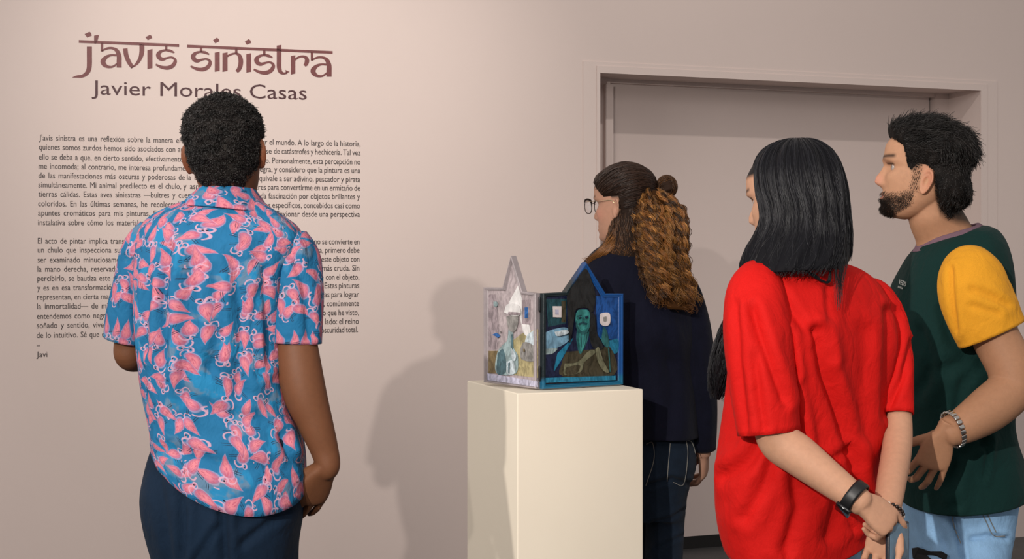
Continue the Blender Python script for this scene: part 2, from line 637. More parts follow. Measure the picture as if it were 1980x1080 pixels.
title = empty('wall_title', px_wall([(395, 110)], 0)[0])
tag(title, 'large oxblood lettering reading j\'avis sinistra under a continuous top bar', 'wall lettering')
def letter(name, polys, ribs, off, sc):
    V, fs = vinyl(polys, ribs, off, sc)
    mesh_obj(name, V, fs, M_VINYL, title, smooth=False)
c1, s1 = (130, 50), 9.82
c2, s2 = (310, 60), 10.42
c3, s3 = (480, 60), 10.8
letter('headline_bar', [[(152.4, 77.3), (346.3, 85.4), (346.3, 90.8), (152.4, 82.8)]], [], (0, 0), 1)
letter('headline_bar', [[(361.8, 86.4), (643, 98.8), (643, 104.0), (361.8, 91.8)]], [], (0, 0), 1)
letter('letter', [[(330, 155), (420, 112), (450, 130), (465, 185), (380, 222)]],
       [([(420, 395), (420, 560), (420, 720), (408, 830), (360, 910), (280, 955), (190, 962), (100, 978)], [96, 96, 96, 90, 74, 58, 46, 8])], c1, s1)
letter('apostrophe', [[(510, 185), (560, 172), (592, 170), (600, 190), (575, 280), (545, 340), (510, 335)]], [], c1, s1)
A_ARCH = lambda dx, dy, k=1: [([(660 + dx, 325 + dy), (660 + dx, 485 + dy)], [46, 46]),
    ([(650 + dx, 478 + dy), (760 + dx, 428 + dy), (860 + dx, 425 + dy), (940 + dx, 470 + dy), (983 + dx, 570 + dy), (985 + dx, 680 + dy), (985 + dx, 790 + dy)], [28, 42, 46, 70, 90, 95, 95]),
    ([(935 + dx, 560 + dy), (840 + dx, 555 + dy), (745 + dx, 590 + dy), (682 + dx, 665 + dy), (700 + dx, 730 + dy), (760 + dx, 772 + dy), (840 + dx, 780 + dy), (905 + dx, 750 + dy), (945 + dx, 715 + dy)], [38, 38, 62, 96, 84, 56, 40, 36, 30])]
letter('letter', [], A_ARCH(0, 0), c1, s1)
letter('letter', [], [([(1100, 428), (1118, 550), (1165, 675), (1240, 790)], [86, 86, 82, 66]),
                      ([(1417, 345), (1415, 500), (1382, 620), (1312, 725), (1215, 802)], [95, 92, 72, 50, 16])], c1, s1)
letter('letter', [[(1485, 215), (1570, 168), (1600, 190), (1612, 230), (1530, 270)], [(1522, 458), (1617, 440), (1617, 800), (1522, 820)]], [], c1, s1)
S_RIB = lambda dx, dy: [([(820 + dx, 325 + dy), (820 + dx, 420 + dy)], [48, 48]),
    ([(985 + dx, 470 + dy), (900 + dx, 432 + dy), (800 + dx, 420 + dy), (710 + dx, 448 + dy), (662 + dx, 505 + dy), (682 + dx, 570 + dy), (748 + dx, 602 + dy), (835 + dx, 578 + dy), (920 + dx, 562 + dy), (988 + dx, 595 + dy), (1000 + dx, 655 + dy), (950 + dx, 732 + dy), (860 + dx, 772 + dy), (760 + dx, 768 + dy), (680 + dx, 742 + dy), (608 + dx, 705 + dy)],
     [26, 56, 42, 62, 92, 86, 70, 44, 40, 52, 72, 80, 78, 66, 52, 34])]
letter('letter', [], S_RIB(-702, -33), c2, s2)
letter('letter', [], S_RIB(0, 0), c2, s2)
letter('letter', [[(1062, 180), (1140, 133), (1180, 165), (1190, 205), (1105, 247)], [(1097, 435), (1195, 416), (1195, 800), (1097, 820)]], [], c2, s2)
letter('letter', [[(1253, 448), (1353, 428), (1353, 800), (1253, 822)]],
       [([(1530, 355), (1530, 450)], [50, 50]), ([(1345, 508), (1430, 468), (1520, 452), (1590, 492), (1620, 585), (1614, 690), (1582, 770), (1538, 818)], [40, 40, 40, 70, 92, 92, 84, 66])], c2, s2)
letter('letter', [[(1702, 212), (1780, 160), (1815, 190), (1830, 237), (1742, 275)], [(1733, 465), (1828, 447), (1828, 820), (1733, 836)]], [], c2, s2)
letter('letter', [], S_RIB(0, 0), (c3[0] + 335 / s3 - 820 / s2, c3[1] + 405 / s3 - 325 / s2), s2)
letter('letter', [[(595, 305), (690, 288), (690, 420), (595, 420)], [(775, 812), (862, 850), (790, 890)]],
       [([(643, 400), (643, 600), (643, 745), (668, 845), (735, 884), (810, 872)], [95, 95, 95, 80, 46, 40])], c3, s3)
letter('letter', [[(888, 522), (982, 505), (982, 885), (888, 908)]],
       [([(975, 600), (1055, 545), (1140, 530), (1208, 562), (1226, 620), (1208, 685), (1175, 722)], [42, 42, 46, 72, 90, 84, 60])], c3, s3)
letter('letter', [], A_ARCH(0, 0), (c3[0] + 1330 / s3 - 660 / (s1 * 1.0), c3[1] + 442 / s3 - 325 / s1), s1)

_tcache = {}
def text_mesh(body, space=1.0):
    cu = bpy.data.curves.new('t', 'FONT')
    cu.body = body
    cu.size = 1.0
    cu.space_word = space
    cu.resolution_u = 3
    o = bpy.data.objects.new('t', cu)
    C.objects.link(o)
    dg = bpy.context.evaluated_depsgraph_get()
    dg.update()
    me = o.evaluated_get(dg).to_mesh()
    V = np.array([v.co[:] for v in me.vertices])
    fs = [tuple(p.vertices) for p in me.polygons]
    o.evaluated_get(dg).to_mesh_clear()
    bpy.data.objects.remove(o)
    bpy.data.curves.remove(cu)
    return V, fs

def line_geo(body, a, b, cap, justify=True, xs=1.0):
    """one line of vinyl text from baseline pixel a to baseline pixel b; cap = capital height in px"""
    A, B = px_wall([a], .001)[0], px_wall([b], .001)[0]
    L = np.linalg.norm(B - A)
    d = A[1]
    h = m_(cap, d) / .73
    V, fs = text_mesh(body)
    w1 = V[:, 0].max() - V[:, 0].min()
    sx = L / w1 / h
    if justify and ' ' in body:
        V2, _ = text_mesh(body, 2.0)
        w2 = V2[:, 0].max() - V2[:, 0].min()
        want = L / (h * xs)
        sp = 1 + (want - w1) / max(w2 - w1, 1e-6)
        sp = min(max(sp, .8), 1.6)
        V, fs = text_mesh(body, sp)
        sx = L / (V[:, 0].max() - V[:, 0].min()) / h
    x = (V[:, 0] - V[:, 0].min()) * h * sx
    y = V[:, 1] * h
    e = (B - A) / L
    W = A + x[:, None] * e + y[:, None] * UZ
    W2 = W - NW * .0018
    k = len(W)
    # rim faces keep the letters solid
    edges = {}
    for f in fs:
        for i in range(len(f)):
            ed = (f[i], f[(i + 1) % len(f)])
            edges[ed] = 1
    rim = [(a_, a_ + k, b_ + k, b_) for (a_, b_) in edges if (b_, a_) not in edges]
    return np.vstack([W, W2]), fs + rim

def wall_line(name, body, a, b, cap, mat, parent, justify=True, xs=1.0):
    V, fs = line_geo(body, a, b, cap, justify, xs)
    return mesh_obj(name, V, fs, mat, parent, smooth=False)

o = empty('wall_caption', px_wall([(385, 185)], 0)[0])
for w_, a_, b_ in (('Javier', (177, 182.3), (292, 185.2)), ('Morales', (310, 185.6), (466, 189.6)), ('Casas', (483, 190), (593, 192.8))):
    wall_line('word', w_, a_, b_, 29, M_NAME, o, justify=False)
tag(o, 'line of dark capital and small letters directly beneath the big oxblood title', 'wall lettering')

# (left words, x where they end, the stretch between, x where the right words start, right words, baseline left, baseline right)
LN = [
 ("J'avis sinistra es una reflexión sobre la manera en", 352, " que nos toca mirar y habitar ", 521, "el mundo. A lo largo de la historia,", 271, 283),
 ("quienes somos zurdos hemos sido asociados con au", 354.5, "gurios negros, y a toda clase ", 529.5, "de catástrofes y hechicería. Tal vez", 289, 300),
 ("ello se deba a que, en cierto sentido, efectivamente", 353, " somos y miramos de otro modo. ", 526.5, "Personalmente, esta percepción no", 308, 318),
 ("me incomoda; al contrario, me interesa profundame", 358, "nte la idea de la magia n", 502.5, "egra, y considero que la pintura es una", 326, 334.5),
 ("de las manifestaciones más oscuras y poderosas de", 357, " la magia. Pintar, quizás, ", 495, "equivale a ser adivino, pescador y pirata", 344, 352),
 ("simultáneamente. Mi animal predilecto es el chulo,", 350, " y aspiro a cruzar los m", 493.5, "ares para convertirme en un ermitaño de", 362, 368.5),
 ("tierras cálidas. Estas aves siniestras —buitres y cu", 356, "ervos— sienten una prof", 491, "unda fascinación por objetos brillantes y", 380, 385),
 ("coloridos. En las últimas semanas, he recolectado", 353.5, " pequeños objetos munda", 505.5, "nos específicos, concebidos casi como", 398.5, 402.5),
 ("apuntes cromáticos para mis pinturas. Este", 318, " conjunto de piezas nos invita aquí ", 514, "a reflexionar desde una perspectiva", 416.5, 419),
 ("instalativa sobre cómo los materiales", 278.5, " guardan en su interior la memoria lenta del ", 532, "tiempo.", 435, 436.5),
 ("El acto de pintar implica transf", 244, "ormar la mirada sobre las cosas de los días, y así cuand", 592, "o uno se convierte en", 470.5, 472),
 ("un chulo que inspecciona su", 232, " entorno desde lo alto. Todo objeto que llega a mis manos y a la pin", 602, "tura, primero debe", 488, 488.5),
 ("ser examinado minuciosame", 231, "nte por sus dos lados. Después de mirarlo con calma, yo tom", 612, "o este objeto con", 507, 505.5),
 ("la mano derecha, reservada", 228, " para lo claro y lo sabido, y dejo a la izquierda la parte oculta y ", 623, "más cruda. Sin", 525, 523),
 ("percibirlo, se bautiza este s", 223, "er y empieza entonces un largo diálogo, abierto y paciente, que sigue ", 630, "con el objeto,", 543, 540),
 ("y es en esa transformación", 222, " donde aparece la imagen y donde termina por fin todo el juego. ", 627.5, "Estas pinturas", 561, 556.5),
 ("representan, en cierta man", 216, "era, ofrendas y rituales pequeños, hechos de noche y casi siempre a sol", 627.5, "as para lograr", 579, 573.5),
 ("la inmortalidad— de mis", 214, " muertos y también de todo aquello que nosotros, los vivos, ", 632, "comúnmente", 597, 591),
 ("entendemos como negro", 210.5, " o vacío. Son un mapa hecho con las sombras y la memoria de todo l", 624, "o que he visto,", 616, 608.5),
 ("soñado y sentido, viven", 207, "do siempre entre la luz clara de este lado y la noche del otro ", 628.5, "lado: el reino", 634, 625.5),
 ("de lo intuitivo. Sé que el", 205, " camino de la mano izquierda lleva siempre, tarde o temprano, a la ", 621, "oscuridad total.", 653, 641.5),
]
wt = empty('wall_text', px_wall([(385, 470)], 0)[0])
tag(wt, 'small dark paragraphs of exhibition text on the wall in front of the flamingo shirt', 'wall text')
for i, (tl, xe, tm, xs_, tr, yl, yr) in enumerate(LN):
    xl = 75.5 - (yl - 271) * .012
    xr = 697 - (yr - 283) * .010
    if i == 9: xr = 568
    if i == 20: xr = 692
    yy_ = lambda x: yl + (yr - yl) * (x - 75) / 622.0
    m0 = xe + (4.5 if tm[0] == ' ' else 1.0)
    m1 = xs_ - (4.5 if tm[-1] == ' ' else 1.0)
    geo = [line_geo(t_, (a_, yy_(a_)), (b_, yy_(b_)), 11.8, xs=.80) for t_, a_, b_ in ((tl, xl, xe), (tm.strip(), m0, m1), (tr, xs_, xr))]
    V, fs = join(geo)
    mesh_obj('text_line', V, fs, M_TEXT, wt, smooth=False)
wall_line('text_line', '–', (71, 672), (77, 671.9), 11.6, M_TEXT, wt, justify=False)
wall_line('text_line', 'Javi', (70.5, 690), (91.5, 689.6), 11.6, M_TEXT, wt, justify=False)
# ------------------------------------------------------------------ bodies
HZ = [-.124, -.118, -.105, -.09, -.07, -.045, -.02, 0, .02, .05, .08, .1, .113, .12]
HF = [.052, .076, .088, .089, .087, .085, .084, .083, .094, .093, .077, .053, .024, -.004]
HB = [.02, .004, -.018, -.036, -.058, -.076, -.088, -.095, -.099, -.101, -.092, -.072, -.046, -.02]
HW = [.014, .030, .043, .052, .060, .066, .070, .073, .075, .0765, .068, .051, .030, .006]

class Head:
    def __init__(s, o, yaw=0, pitch=0, roll=0, scale=1.0, nose=1.0, chin=0.0, ear_dz=0.0):
        s.chin, s.ear_dz = chin, ear_dz
        s.o = np.asarray(o, float); s.s = scale; s.nose = nose
        y, p, r = (math.radians(v) for v in (yaw, pitch, roll))
        f = np.array((-math.sin(y), math.cos(y), 0.0)); rt = np.array((math.cos(y), math.sin(y), 0.0)); u = np.array((0, 0, 1.0))
        f, u = f * math.cos(p) + u * math.sin(p), u * math.cos(p) - f * math.sin(p)
        rt, u = rt * math.cos(r) + u * math.sin(r), u * math.cos(r) - rt * math.sin(r)
        s.R = np.stack([rt, f, u], 1)
    def w(s, L): return s.o + (np.asarray(L) * s.s) @ s.R.T
    def l(s, W): return ((np.asarray(W) - s.o) @ s.R) / s.s
    def grid(s, nz=110, nphi=140, grow=0.0):
        zz = np.concatenate([np.linspace(-.124, -.11, 10, endpoint=False), np.linspace(-.11, .1, nz, endpoint=False), .1 + .02 * np.sin(np.linspace(0, math.pi / 2, 18))])
        Fz, Bz, Wz = (curve1(HZ, t, zz)[:, None] for t in (HF, HB, HW))
        Fz = Fz - s.chin * np.clip((-.045 - zz) / .06, 0, 1)[:, None]
        a = np.linspace(0, 2 * np.pi, nphi, endpoint=False)[None, :]
        c, sn = np.cos(a), np.sin(a)
        e = 2.25
        jaw = np.clip((-.02 - zz) / .09, 0, 1)[:, None]
        x = Wz * np.sign(c) * np.abs(c) ** (2 / e)
        x = x * (1 - .34 * jaw * np.clip(sn, 0, 1))
        yc = (Fz + Bz) / 2; hd = (Fz - Bz) / 2
        y = yc + hd * np.sign(sn) * np.abs(sn) ** (2 / e)
        z = np.repeat(zz[:, None], nphi, 1)
        fr = np.clip(sn * 1.6, 0, 1)
        ga = lambda v, m0, w0: np.exp(-((v - m0) / w0) ** 2)
        nz_ = curve1([-.062, -.054, -.047, -.040, -.030, -.015, 0, .012, .022], [0, .003, .017, .0255, .025, .017, .010, .005, 0], zz)[:, None] * s.nose
        wn = curve1([-.06, -.045, -.03, 0, .02], [.015, .0165, .0125, .009, .010], zz)[:, None]
        nz_ = np.where((z < -.062) | (z > .022), 0, nz_)
        y = y + fr * nz_ * np.exp(-(np.abs(x) / wn) ** 2.4)
        ax = np.abs(x)
        y = y - fr * .011 * ga(ax, .031, .015) * ga(z, .000, .012)          # sockets
        y = y + fr * .0035 * ga(ax, .028, .018) * ga(z, .021, .008)         # brow ridge
        y = y + fr * .004 * ga(ax, .042, .016) * ga(z, -.028, .016)         # cheeks
        y = y + fr * ga(x, 0, .021) * (.006 * ga(z, -.0685, .0045) + .0065 * ga(z, -.0795, .0052) - .004 * ga(z, -.0738, .0022) - .003 * ga(z, -.092, .006))
        y = y + fr * .005 * ga(z, -.106, .011) * ga(x, 0, .018)             # chin
        y = y - fr * .0015 * ga(x, 0, .004) * ga(z, -.060, .006)
        L = np.stack([x, y, z], -1)
        if grow:
            L = L + grid_normals(L) * grow
        return L
    def ear(s, side, flare=24, k=1.0):
        """closed ear: rim, hollow, lobe"""
        nr, na = 16, 48
        r = np.linspace(0, 1, nr)[:, None]
        a = np.linspace(0, 2 * np.pi, na, endpoint=False)[None, :]
        ex = .0165 * np.cos(a) * (1 - .22 * np.clip(-np.sin(a), 0, 1))
        ez = .032 * np.sin(a)
        X, Z = r * ex, r * ez
        h = .0055 * np.exp(-((r - .86) / .13) ** 2) * np.clip(.55 + .6 * np.sin(a + .9), .25, 1) - .0065 * np.exp(-(r / .42) ** 2) + .003 * np.exp(-((r - .52) / .10) ** 2) * np.clip(np.cos(a - 2.6), 0, 1)
        h = h + 0 * a
        front = np.stack([X + 0 * h, h + .002, Z + 0 * h], -1)
        back = np.stack([X * .96 + 0 * h, -.005 - .004 * (1 - r ** 2) + 0 * a, Z * .97 + 0 * h], -1)[::-1]
        G = np.concatenate([front, back])
        V, fs = closed(G)
        # local ear axes: X runs backward from the face, "h" outward
        fl = math.radians(flare)
        back_dir = np.array((math.sin(fl), -math.cos(fl), 0.0)); out = np.array((math.cos(fl), math.sin(fl), 0.0)); up = np.array((0, -.16, .987))
        L = (V[:, :1] + .0125) * back_dir * k + V[:, 1:2] * out + V[:, 2:3] * up * k
        L = L + np.array((.0695, -.004, -.018 + s.ear_dz))
        L[:, 0] *= side
        return s.w(L), fs
    def parts(s, ears=(1, -1), flare=24):
        V, fs = closed(s.grid())
        out = [(s.w(V), fs)]
        for e in ears: out.append(s.ear(e, flare))
        return out
    def eyes(s, parent, iris=(.05, .025, .012)):
        for sd in (1, -1):
            nr, na = 20, 24
            th = np.linspace(0.02, math.pi - .02, nr)[:, None]; a = np.linspace(0, 2 * np.pi, na, endpoint=False)[None, :]
            G = .0122 * np.stack([np.sin(th) * np.cos(a), np.cos(th) + 0 * a, np.sin(th) * np.sin(a)], -1)
            V, fs = closed(G)
            yy = V[:, 1] / .0122
            c = np.where((yy > .80)[:, None], np.array(iris), np.array((.40, .35, .32)))
            c = np.where((yy > .95)[:, None], np.array((.004, .004, .004)), c)
            mesh_obj('eye', s.w(V + np.array((sd * .031, .0605, .0))), fs, M_EYE, parent, col=c)

M_SKIN = attr_mat('skin', .6, .26, .16, 500, sss=.06)
M_EYE = attr_mat('eye_white', .15, .5)
M_HAIR = attr_mat('hair_strand', .38, .4, hair=True)
M_HAIRB = attr_mat('hair_base', .7, .1, .3, 300)

def hand(w, d, nrm, thumb_sign=1, s=1.0, curls=((15, 20, 15),) * 4, spread=(8, 2, -4, -10), thumb=(40, 10, 15, 20), heel=-.03):
    """closed pieces of a hand. w wrist centre, d towards the fingers, nrm out of the back of the hand"""
    y = norm(d); z = norm(np.asarray(nrm) - y * np.dot(nrm, y)); x = np.cross(y, z) * thumb_sign
    R = np.stack([x, y, z], 1)
    W = lambda L: np.asarray(w) + (np.asarray(L) * s) @ R.T
    out = []
    ys = np.array([heel, heel * .4, .004, .022, .045, .07, .088, .097])
    hw = np.array([.0265, .0265, .028, .033, .0395, .0415, .040, .034])
    hz = np.array([.019, .019, .0185, .0165, .0155, .0145, .0125, .009])
    xc = np.array([0, 0, .001, .003, .002, 0, -.001, -.001])
    D = cr(np.stack([ys, hw, hz, xc], 1), 4)
    a = np.linspace(0, 2 * np.pi, 28, endpoint=False)
    c, sn = np.cos(a), np.sin(a)
    e = 2.6
    G = np.array([np.stack([q[3] + q[1] * np.sign(c) * np.abs(c) ** (2 / e), np.full_like(a, q[0]) - .010 * np.clip(-c, 0, 1) * max(0, (q[0] - .05) / .05), q[2] * np.sign(sn) * np.abs(sn) ** (2 / e)], -1) for q in D])
    V, fs = closed(G)
    out.append((W(V), fs))
    # heel of the thumb
    G = tube([(.010, .004, -.006), (.024, .028, -.009), (.030, .048, -.009)], [.014, .0165, .011], n=16, sub=4)
    V, fs = closed(G); out.append((W(V), fs))
    bx = [.0305, .0098, -.0112, -.0305]; by = [.088, .094, .090, .079]
    ln = [(.043, .026, .021), (.047, .030, .022), (.044, .028, .022), (.034, .021, .019)]
    rr = [.0092, .0094, .009, .0079]
    for k in range(4):
        sp = math.radians(spread[k]); dirx = np.array((math.sin(sp), math.cos(sp), 0.0)); zz = np.array((0, 0, 1.0))
        p = np.array((bx[k], by[k] - .016, 0.0)); pts = [p]; rad = [rr[k] * 1.12]
        p = p + dirx * .016; pts.append(p); rad.append(rr[k] * 1.12)
        ang = 0
        for q in range(3):
            ang += math.radians(curls[k][q])
            dd = dirx * math.cos(ang) - zz * math.sin(ang)
            mid = p + dd * ln[k][q] * .5
            p = p + dd * ln[k][q]
            pts += [mid, p]
            rad += [rr[k] * (1.0 - .09 * q), rr[k] * (1.0 - .08 * q) if q < 2 else rr[k] * .72]
        G = tube(pts, rad, n=14, sub=3, ref=zz)
        V, fs = closed(G); out.append((W(V), fs))
    oa, down, c1_, c2_ = (math.radians(v) for v in thumb)
    td = np.array((math.sin(oa) * math.cos(down), math.cos(oa) * math.cos(down), -math.sin(down)))
    bend = norm(np.array((-math.cos(oa) * .9, math.sin(oa) * .5, -.55)))
    p = np.array((.022, .020, -.007)); pts = [p]; rad = [.0125]
    ang = 0
    for q, (L_, r_) in enumerate(((.036, .0118), (.030, .0105), (.024, .0072))):
        ang += (0, c1_, c2_)[q]
        dd = norm(td * math.cos(ang) + bend * math.sin(ang))
        pts += [p + dd * L_ * .5]; rad += [r_ * 1.04]
        p = p + dd * L_; pts.append(p); rad.append(r_)
    G = tube(pts, rad, n=14, sub=3)
    V, fs = closed(G); out.append((W(V), fs))
    return out

def limb(pts, rad, n=44, ref=None): return closed(tube(pts, rad, n=n, sub=10, ref=ref))

def body_mesh(parent, parts, colour, voxel=.0026, smooth=2):
    V, fs, Nn = remesh(parts, voxel, smooth)
    return mesh_obj('body', V, fs, M_SKIN, parent, col=colour(V, Nn))

def shoe(parent, x, y, ang, mat, name='shoe'):
    t = math.radians(ang); f = np.array((-math.sin(t), math.cos(t), 0)); r = np.array((math.cos(t), math.sin(t), 0))
    o0 = np.array((x, y, 0.0))
    D = cr(np.array([(-.085, .028, .05), (-.07, .036, .085), (-.02, .036, .10), (.04, .042, .075), (.11, .047, .055), (.16, .04, .042), (.185, .02, .03)]), 4)
    a = np.linspace(0, 2 * np.pi, 28, endpoint=False)
    G = []
    for q in D:
        zz = np.where(np.sin(a) < 0, -.5, np.sin(a) - .5 + .0) 
        h = (np.clip(np.sin(a), -.15, 1) + .15) / 1.15 * q[2]
        G.append(o0 + f * q[0] + r * (q[1] * np.cos(a))[:, None] + np.array((0, 0, 1)) * h[:, None])
    V, fs = closed(np.array(G))
    return mesh_obj(name, V, fs, mat, parent)

def trousers(parent, hip_rows, legs, mat, dc, dh, voxel=.006, creases=(), uvless=True, name='trousers', foldseed=5, fold=.004, rot=0):
    G = rings_px(rows(hip_rows, dc, dh) if len(hip_rows[0]) <= 4 else hip_rows, N=72, e=2.5, rot=rot)
    parts = [closed(G)]
    for pts, rad in legs:
        parts.append(limb(pts, rad, n=36))
    V, fs, Nn = remesh(parts, voxel, 6, .6)
    amp = fold * (waves(V, (26, 26, 9), foldseed) * .6 + waves(V, (9, 9, 16), foldseed + 1) * .6)
    V = V + Nn * amp[:, None]
    for line, w, dep in creases:
        V = crease(V[None], Nn[None], line, w, dep)[0]
    return mesh_obj(name, V, fs, mat, parent)

def garment(name, G, mat, parent, fold=.004, seed=3, fu=(22, 5), creases=(), thick=.003, rag=0.0, extra=None, keep_top=4):
    uv = grid_uv(G)
    Nn = grid_normals(G)
    # make the normals point outwards
    cen = G.mean(1, keepdims=True)
    if np.mean(np.sum((G - cen) * Nn, -1)) < 0: Nn = -Nn
    M = G.shape[0]
    ramp = np.clip(np.arange(M) / max(keep_top, 1) / 3.0, 0, 1)[:, None]
    ang = np.linspace(0, 2 * np.pi, G.shape[1], endpoint=False)
    per = np.stack([np.repeat(np.cos(ang)[None], M, 0) * fu[0] / 7, np.repeat(np.sin(ang)[None], M, 0) * fu[0] / 7, uv[..., 1] * fu[1]], -1)
    a = waves(per, (1, 1, 1), seed, 18) * .65 + waves(per * 2.3, (1, 1, 1), seed + 9, 14) * .3
    G = G + Nn * (a * fold * ramp)[..., None]
    for line, w, dep in creases:
        G = crease(G, Nn, line, w, dep)
    if extra is not None: G = extra(G, Nn, uv)
    M, N = G.shape[:2]
    # seam column doubled so the printed pattern does not smear over it
    G2 = np.concatenate([G, G[:, :1]], 1)
    dperi = np.median(np.linalg.norm(np.roll(G, -1, 1) - G, axis=2).sum(1))
    u2 = np.concatenate([uv, uv[:, :1] + np.array((dperi, 0))], 1)
    o = mesh_obj(name, G2.reshape(-1, 3), grid_faces(M, N + 1, False), mat, parent, uv=u2.reshape(-1, 2))
    sd = o.modifiers.new('thickness', 'SOLIDIFY')
    sd.thickness = thick
    sd.offset = 0
    return o

def ga3(L, c, w):
    return np.exp(-np.sum(((L - np.asarray(c)) / np.asarray(w)) ** 2, -1))
# ------------------------------------------------------------------ person in the flamingo shirt
def flamingo_mat():
    m, nt, b = new_mat('flamingo_cotton')
    g = NG(nt)
    uv = g.uv()
    base = g.mix(g.step(g.noise(uv, 26, 3, .6, '2D'), .42, .54), (.010, .165, .34), (.085, .165, .26))
    base = g.mix(g.step(g.noise(g.vm('ADD', uv, (3.1, 1.7, 0)), 14, 2, .5, '2D'), .40, .48), (.008, .115, .25), base)
    def layer(col, size, shift, seed_rot):
        v = g.vm('ADD', g.vm('SCALE', uv, scale=1 / size), shift)
        wob = g.n('ShaderNodeTexNoise', noise_dimensions='2D')
        g.put(wob.inputs['Vector'], v); wob.inputs['Scale'].default_value = 1.3
        v = g.vm('ADD', v, g.vm('SCALE', g.vm('SUBTRACT', wob.outputs['Color'], (.5, .5, .5)), scale=.16))
        vo = g.n('ShaderNodeTexVoronoi', voronoi_dimensions='2D', feature='F1')
        g.put(vo.inputs['Vector'], v); vo.inputs['Scale'].default_value = 1.0; vo.inputs['Randomness'].default_value = .7
        loc = g.vm('SUBTRACT', v, vo.outputs['Position'])
        rgb = g.n('ShaderNodeSeparateColor'); g.put(rgb.inputs[0], vo.outputs['Color'])
        rot = g.n('ShaderNodeVectorRotate', rotation_type='Z_AXIS')
        g.put(rot.inputs['Vector'], loc); g.put(rot.inputs['Angle'], g.m('MULTIPLY', g.m('SUBTRACT', rgb.outputs[0], .5), seed_rot))
        q = g.xyz(rot.outputs[0])
        fl = g.m('SUBTRACT', g.m('MULTIPLY', g.m('GREATER_THAN', rgb.outputs[1], .5), 2.0), 1.0)
        x = g.m('MULTIPLY', q[0], fl); y = q[1]
        # body: a leaf-shaped wing, pointed at the tail
        tx = g.m('ADD', x, .08)
        ww = g.m('MULTIPLY', g.m('ADD', tx, .52), .33)
        yy = g.m('ADD', y, g.m('MULTIPLY', g.m('MULTIPLY', tx, tx), .45))
        ell = g.m('SQRT', g.m('ADD', g.m('POWER', g.m('DIVIDE', tx, .40), 2), g.m('POWER', g.m('DIVIDE', yy, g.m('MAXIMUM', ww, .02)), 2)))
        body = g.step(ell, .88, 1.0)
        core = g.step(ell, .35, .95)
        rim = g.m('SUBTRACT', g.step(ell, 1.02, 1.16), body)
        def ring(cx_, cy_, r, w, sx, mask):
            dx, dy = g.m('SUBTRACT', x, cx_), g.m('SUBTRACT', y, cy_)
            d = g.m('SQRT', g.m('ADD', g.m('MULTIPLY', dx, dx), g.m('MULTIPLY', dy, dy)))
            k = g.step(g.m('ABSOLUTE', g.m('SUBTRACT', d, r)), w * .6, w * 1.3)
            return g.m('MULTIPLY', k, mask(dx, dy))
        n1 = ring(.33, -.15, .17, .028, 1, lambda dx, dy: g.step(g.m('SUBTRACT', dx, g.m('MULTIPLY', dy, -.3)), .05, .0) if False else g.step(g.m('MULTIPLY', dx, -1.0), .02, .06))
        n2 = ring(.40, .10, .11, .026, 1, lambda dx, dy: g.step(dx, .05, .09))
        n3 = ring(.40, .14, .075, .026, 1, lambda dx, dy: g.step(g.m('MULTIPLY', dx, -1.0), .0, .03))
        neck = g.m('MINIMUM', g.m('ADD', g.m('ADD', n1, n2), n3), 1.0)
        # beak and eye dot
        bx_, by_ = g.m('SUBTRACT', x, .43), g.m('SUBTRACT', y, .10)
        beak = g.step(g.m('SQRT', g.m('ADD', g.m('MULTIPLY', bx_, bx_), g.m('MULTIPLY', by_, by_))), .022, .04)
        # two thin legs
        lx = g.m('ADD', x, g.m('MULTIPLY', y, .35))
        leg = g.m('MULTIPLY', g.step(g.m('ABSOLUTE', g.m('SUBTRACT', g.m('ABSOLUTE', lx), .035)), .006, .016), g.m('MULTIPLY', g.step(y, -.16, -.13), g.step(g.m('MULTIPLY', y, -1), .50, .54)))
        col = g.mix(leg, col, (.012, .022, .05))
        col = g.mix(g.m('MULTIPLY', neck, .85), col, (.50, .28, .37))
        col = g.mix(g.m('MULTIPLY', rim, .5), col, (.42, .28, .41))
        pink = g.mix(core, (.33, .115, .20), (.53, .17, .21))
        feather = g.noise(g.comb(g.m('MULTIPLY', x, 3), g.m('MULTIPLY', y, 14), rgb.outputs[2]), 2.2, 2, .5)
        pink = g.mix(g.step(feather, .36, .5), pink, (.38, .085, .135))
        col = g.mix(body, col, pink)
        col = g.mix(beak, col, (.01, .01, .02))
        return col
    col = layer(base, .043, (5.3, 2.1, 0), 5.0)
    col = layer(col, .047, (11.8, 7.4, 0), 3.6)
    nt.links.new(col, b.inputs['Base Color'])
    b.inputs['Roughness'].default_value = .8
    b.inputs['Specular IOR Level'].default_value = .25
    nt.links.new(cloth_relief(g, .2, .75), b.inputs['Normal'])
    return m

M_FLAM = flamingo_mat()
M_NAVYTR = cloth('navy_twill', (.004, .013, .030), .45, .85, .1, .5, scale=9)
M_SHOE = plain('dark_leather', (.015, .013, .012), .5)
M_BLACKC = plain('black_cotton', (.006, .006, .008), .9)

dA = 2.92
A = empty('person', (P(435, 600, dA)[0], dA, 0))
tag(A, 'person seen from behind in a blue shirt printed with pink flamingos, reading the wall', 'person', 'gallery visitors')
hA = Head(P(436, 296, dA), yaw=2, pitch=4, roll=4.5, scale=.955, ear_dz=.011)

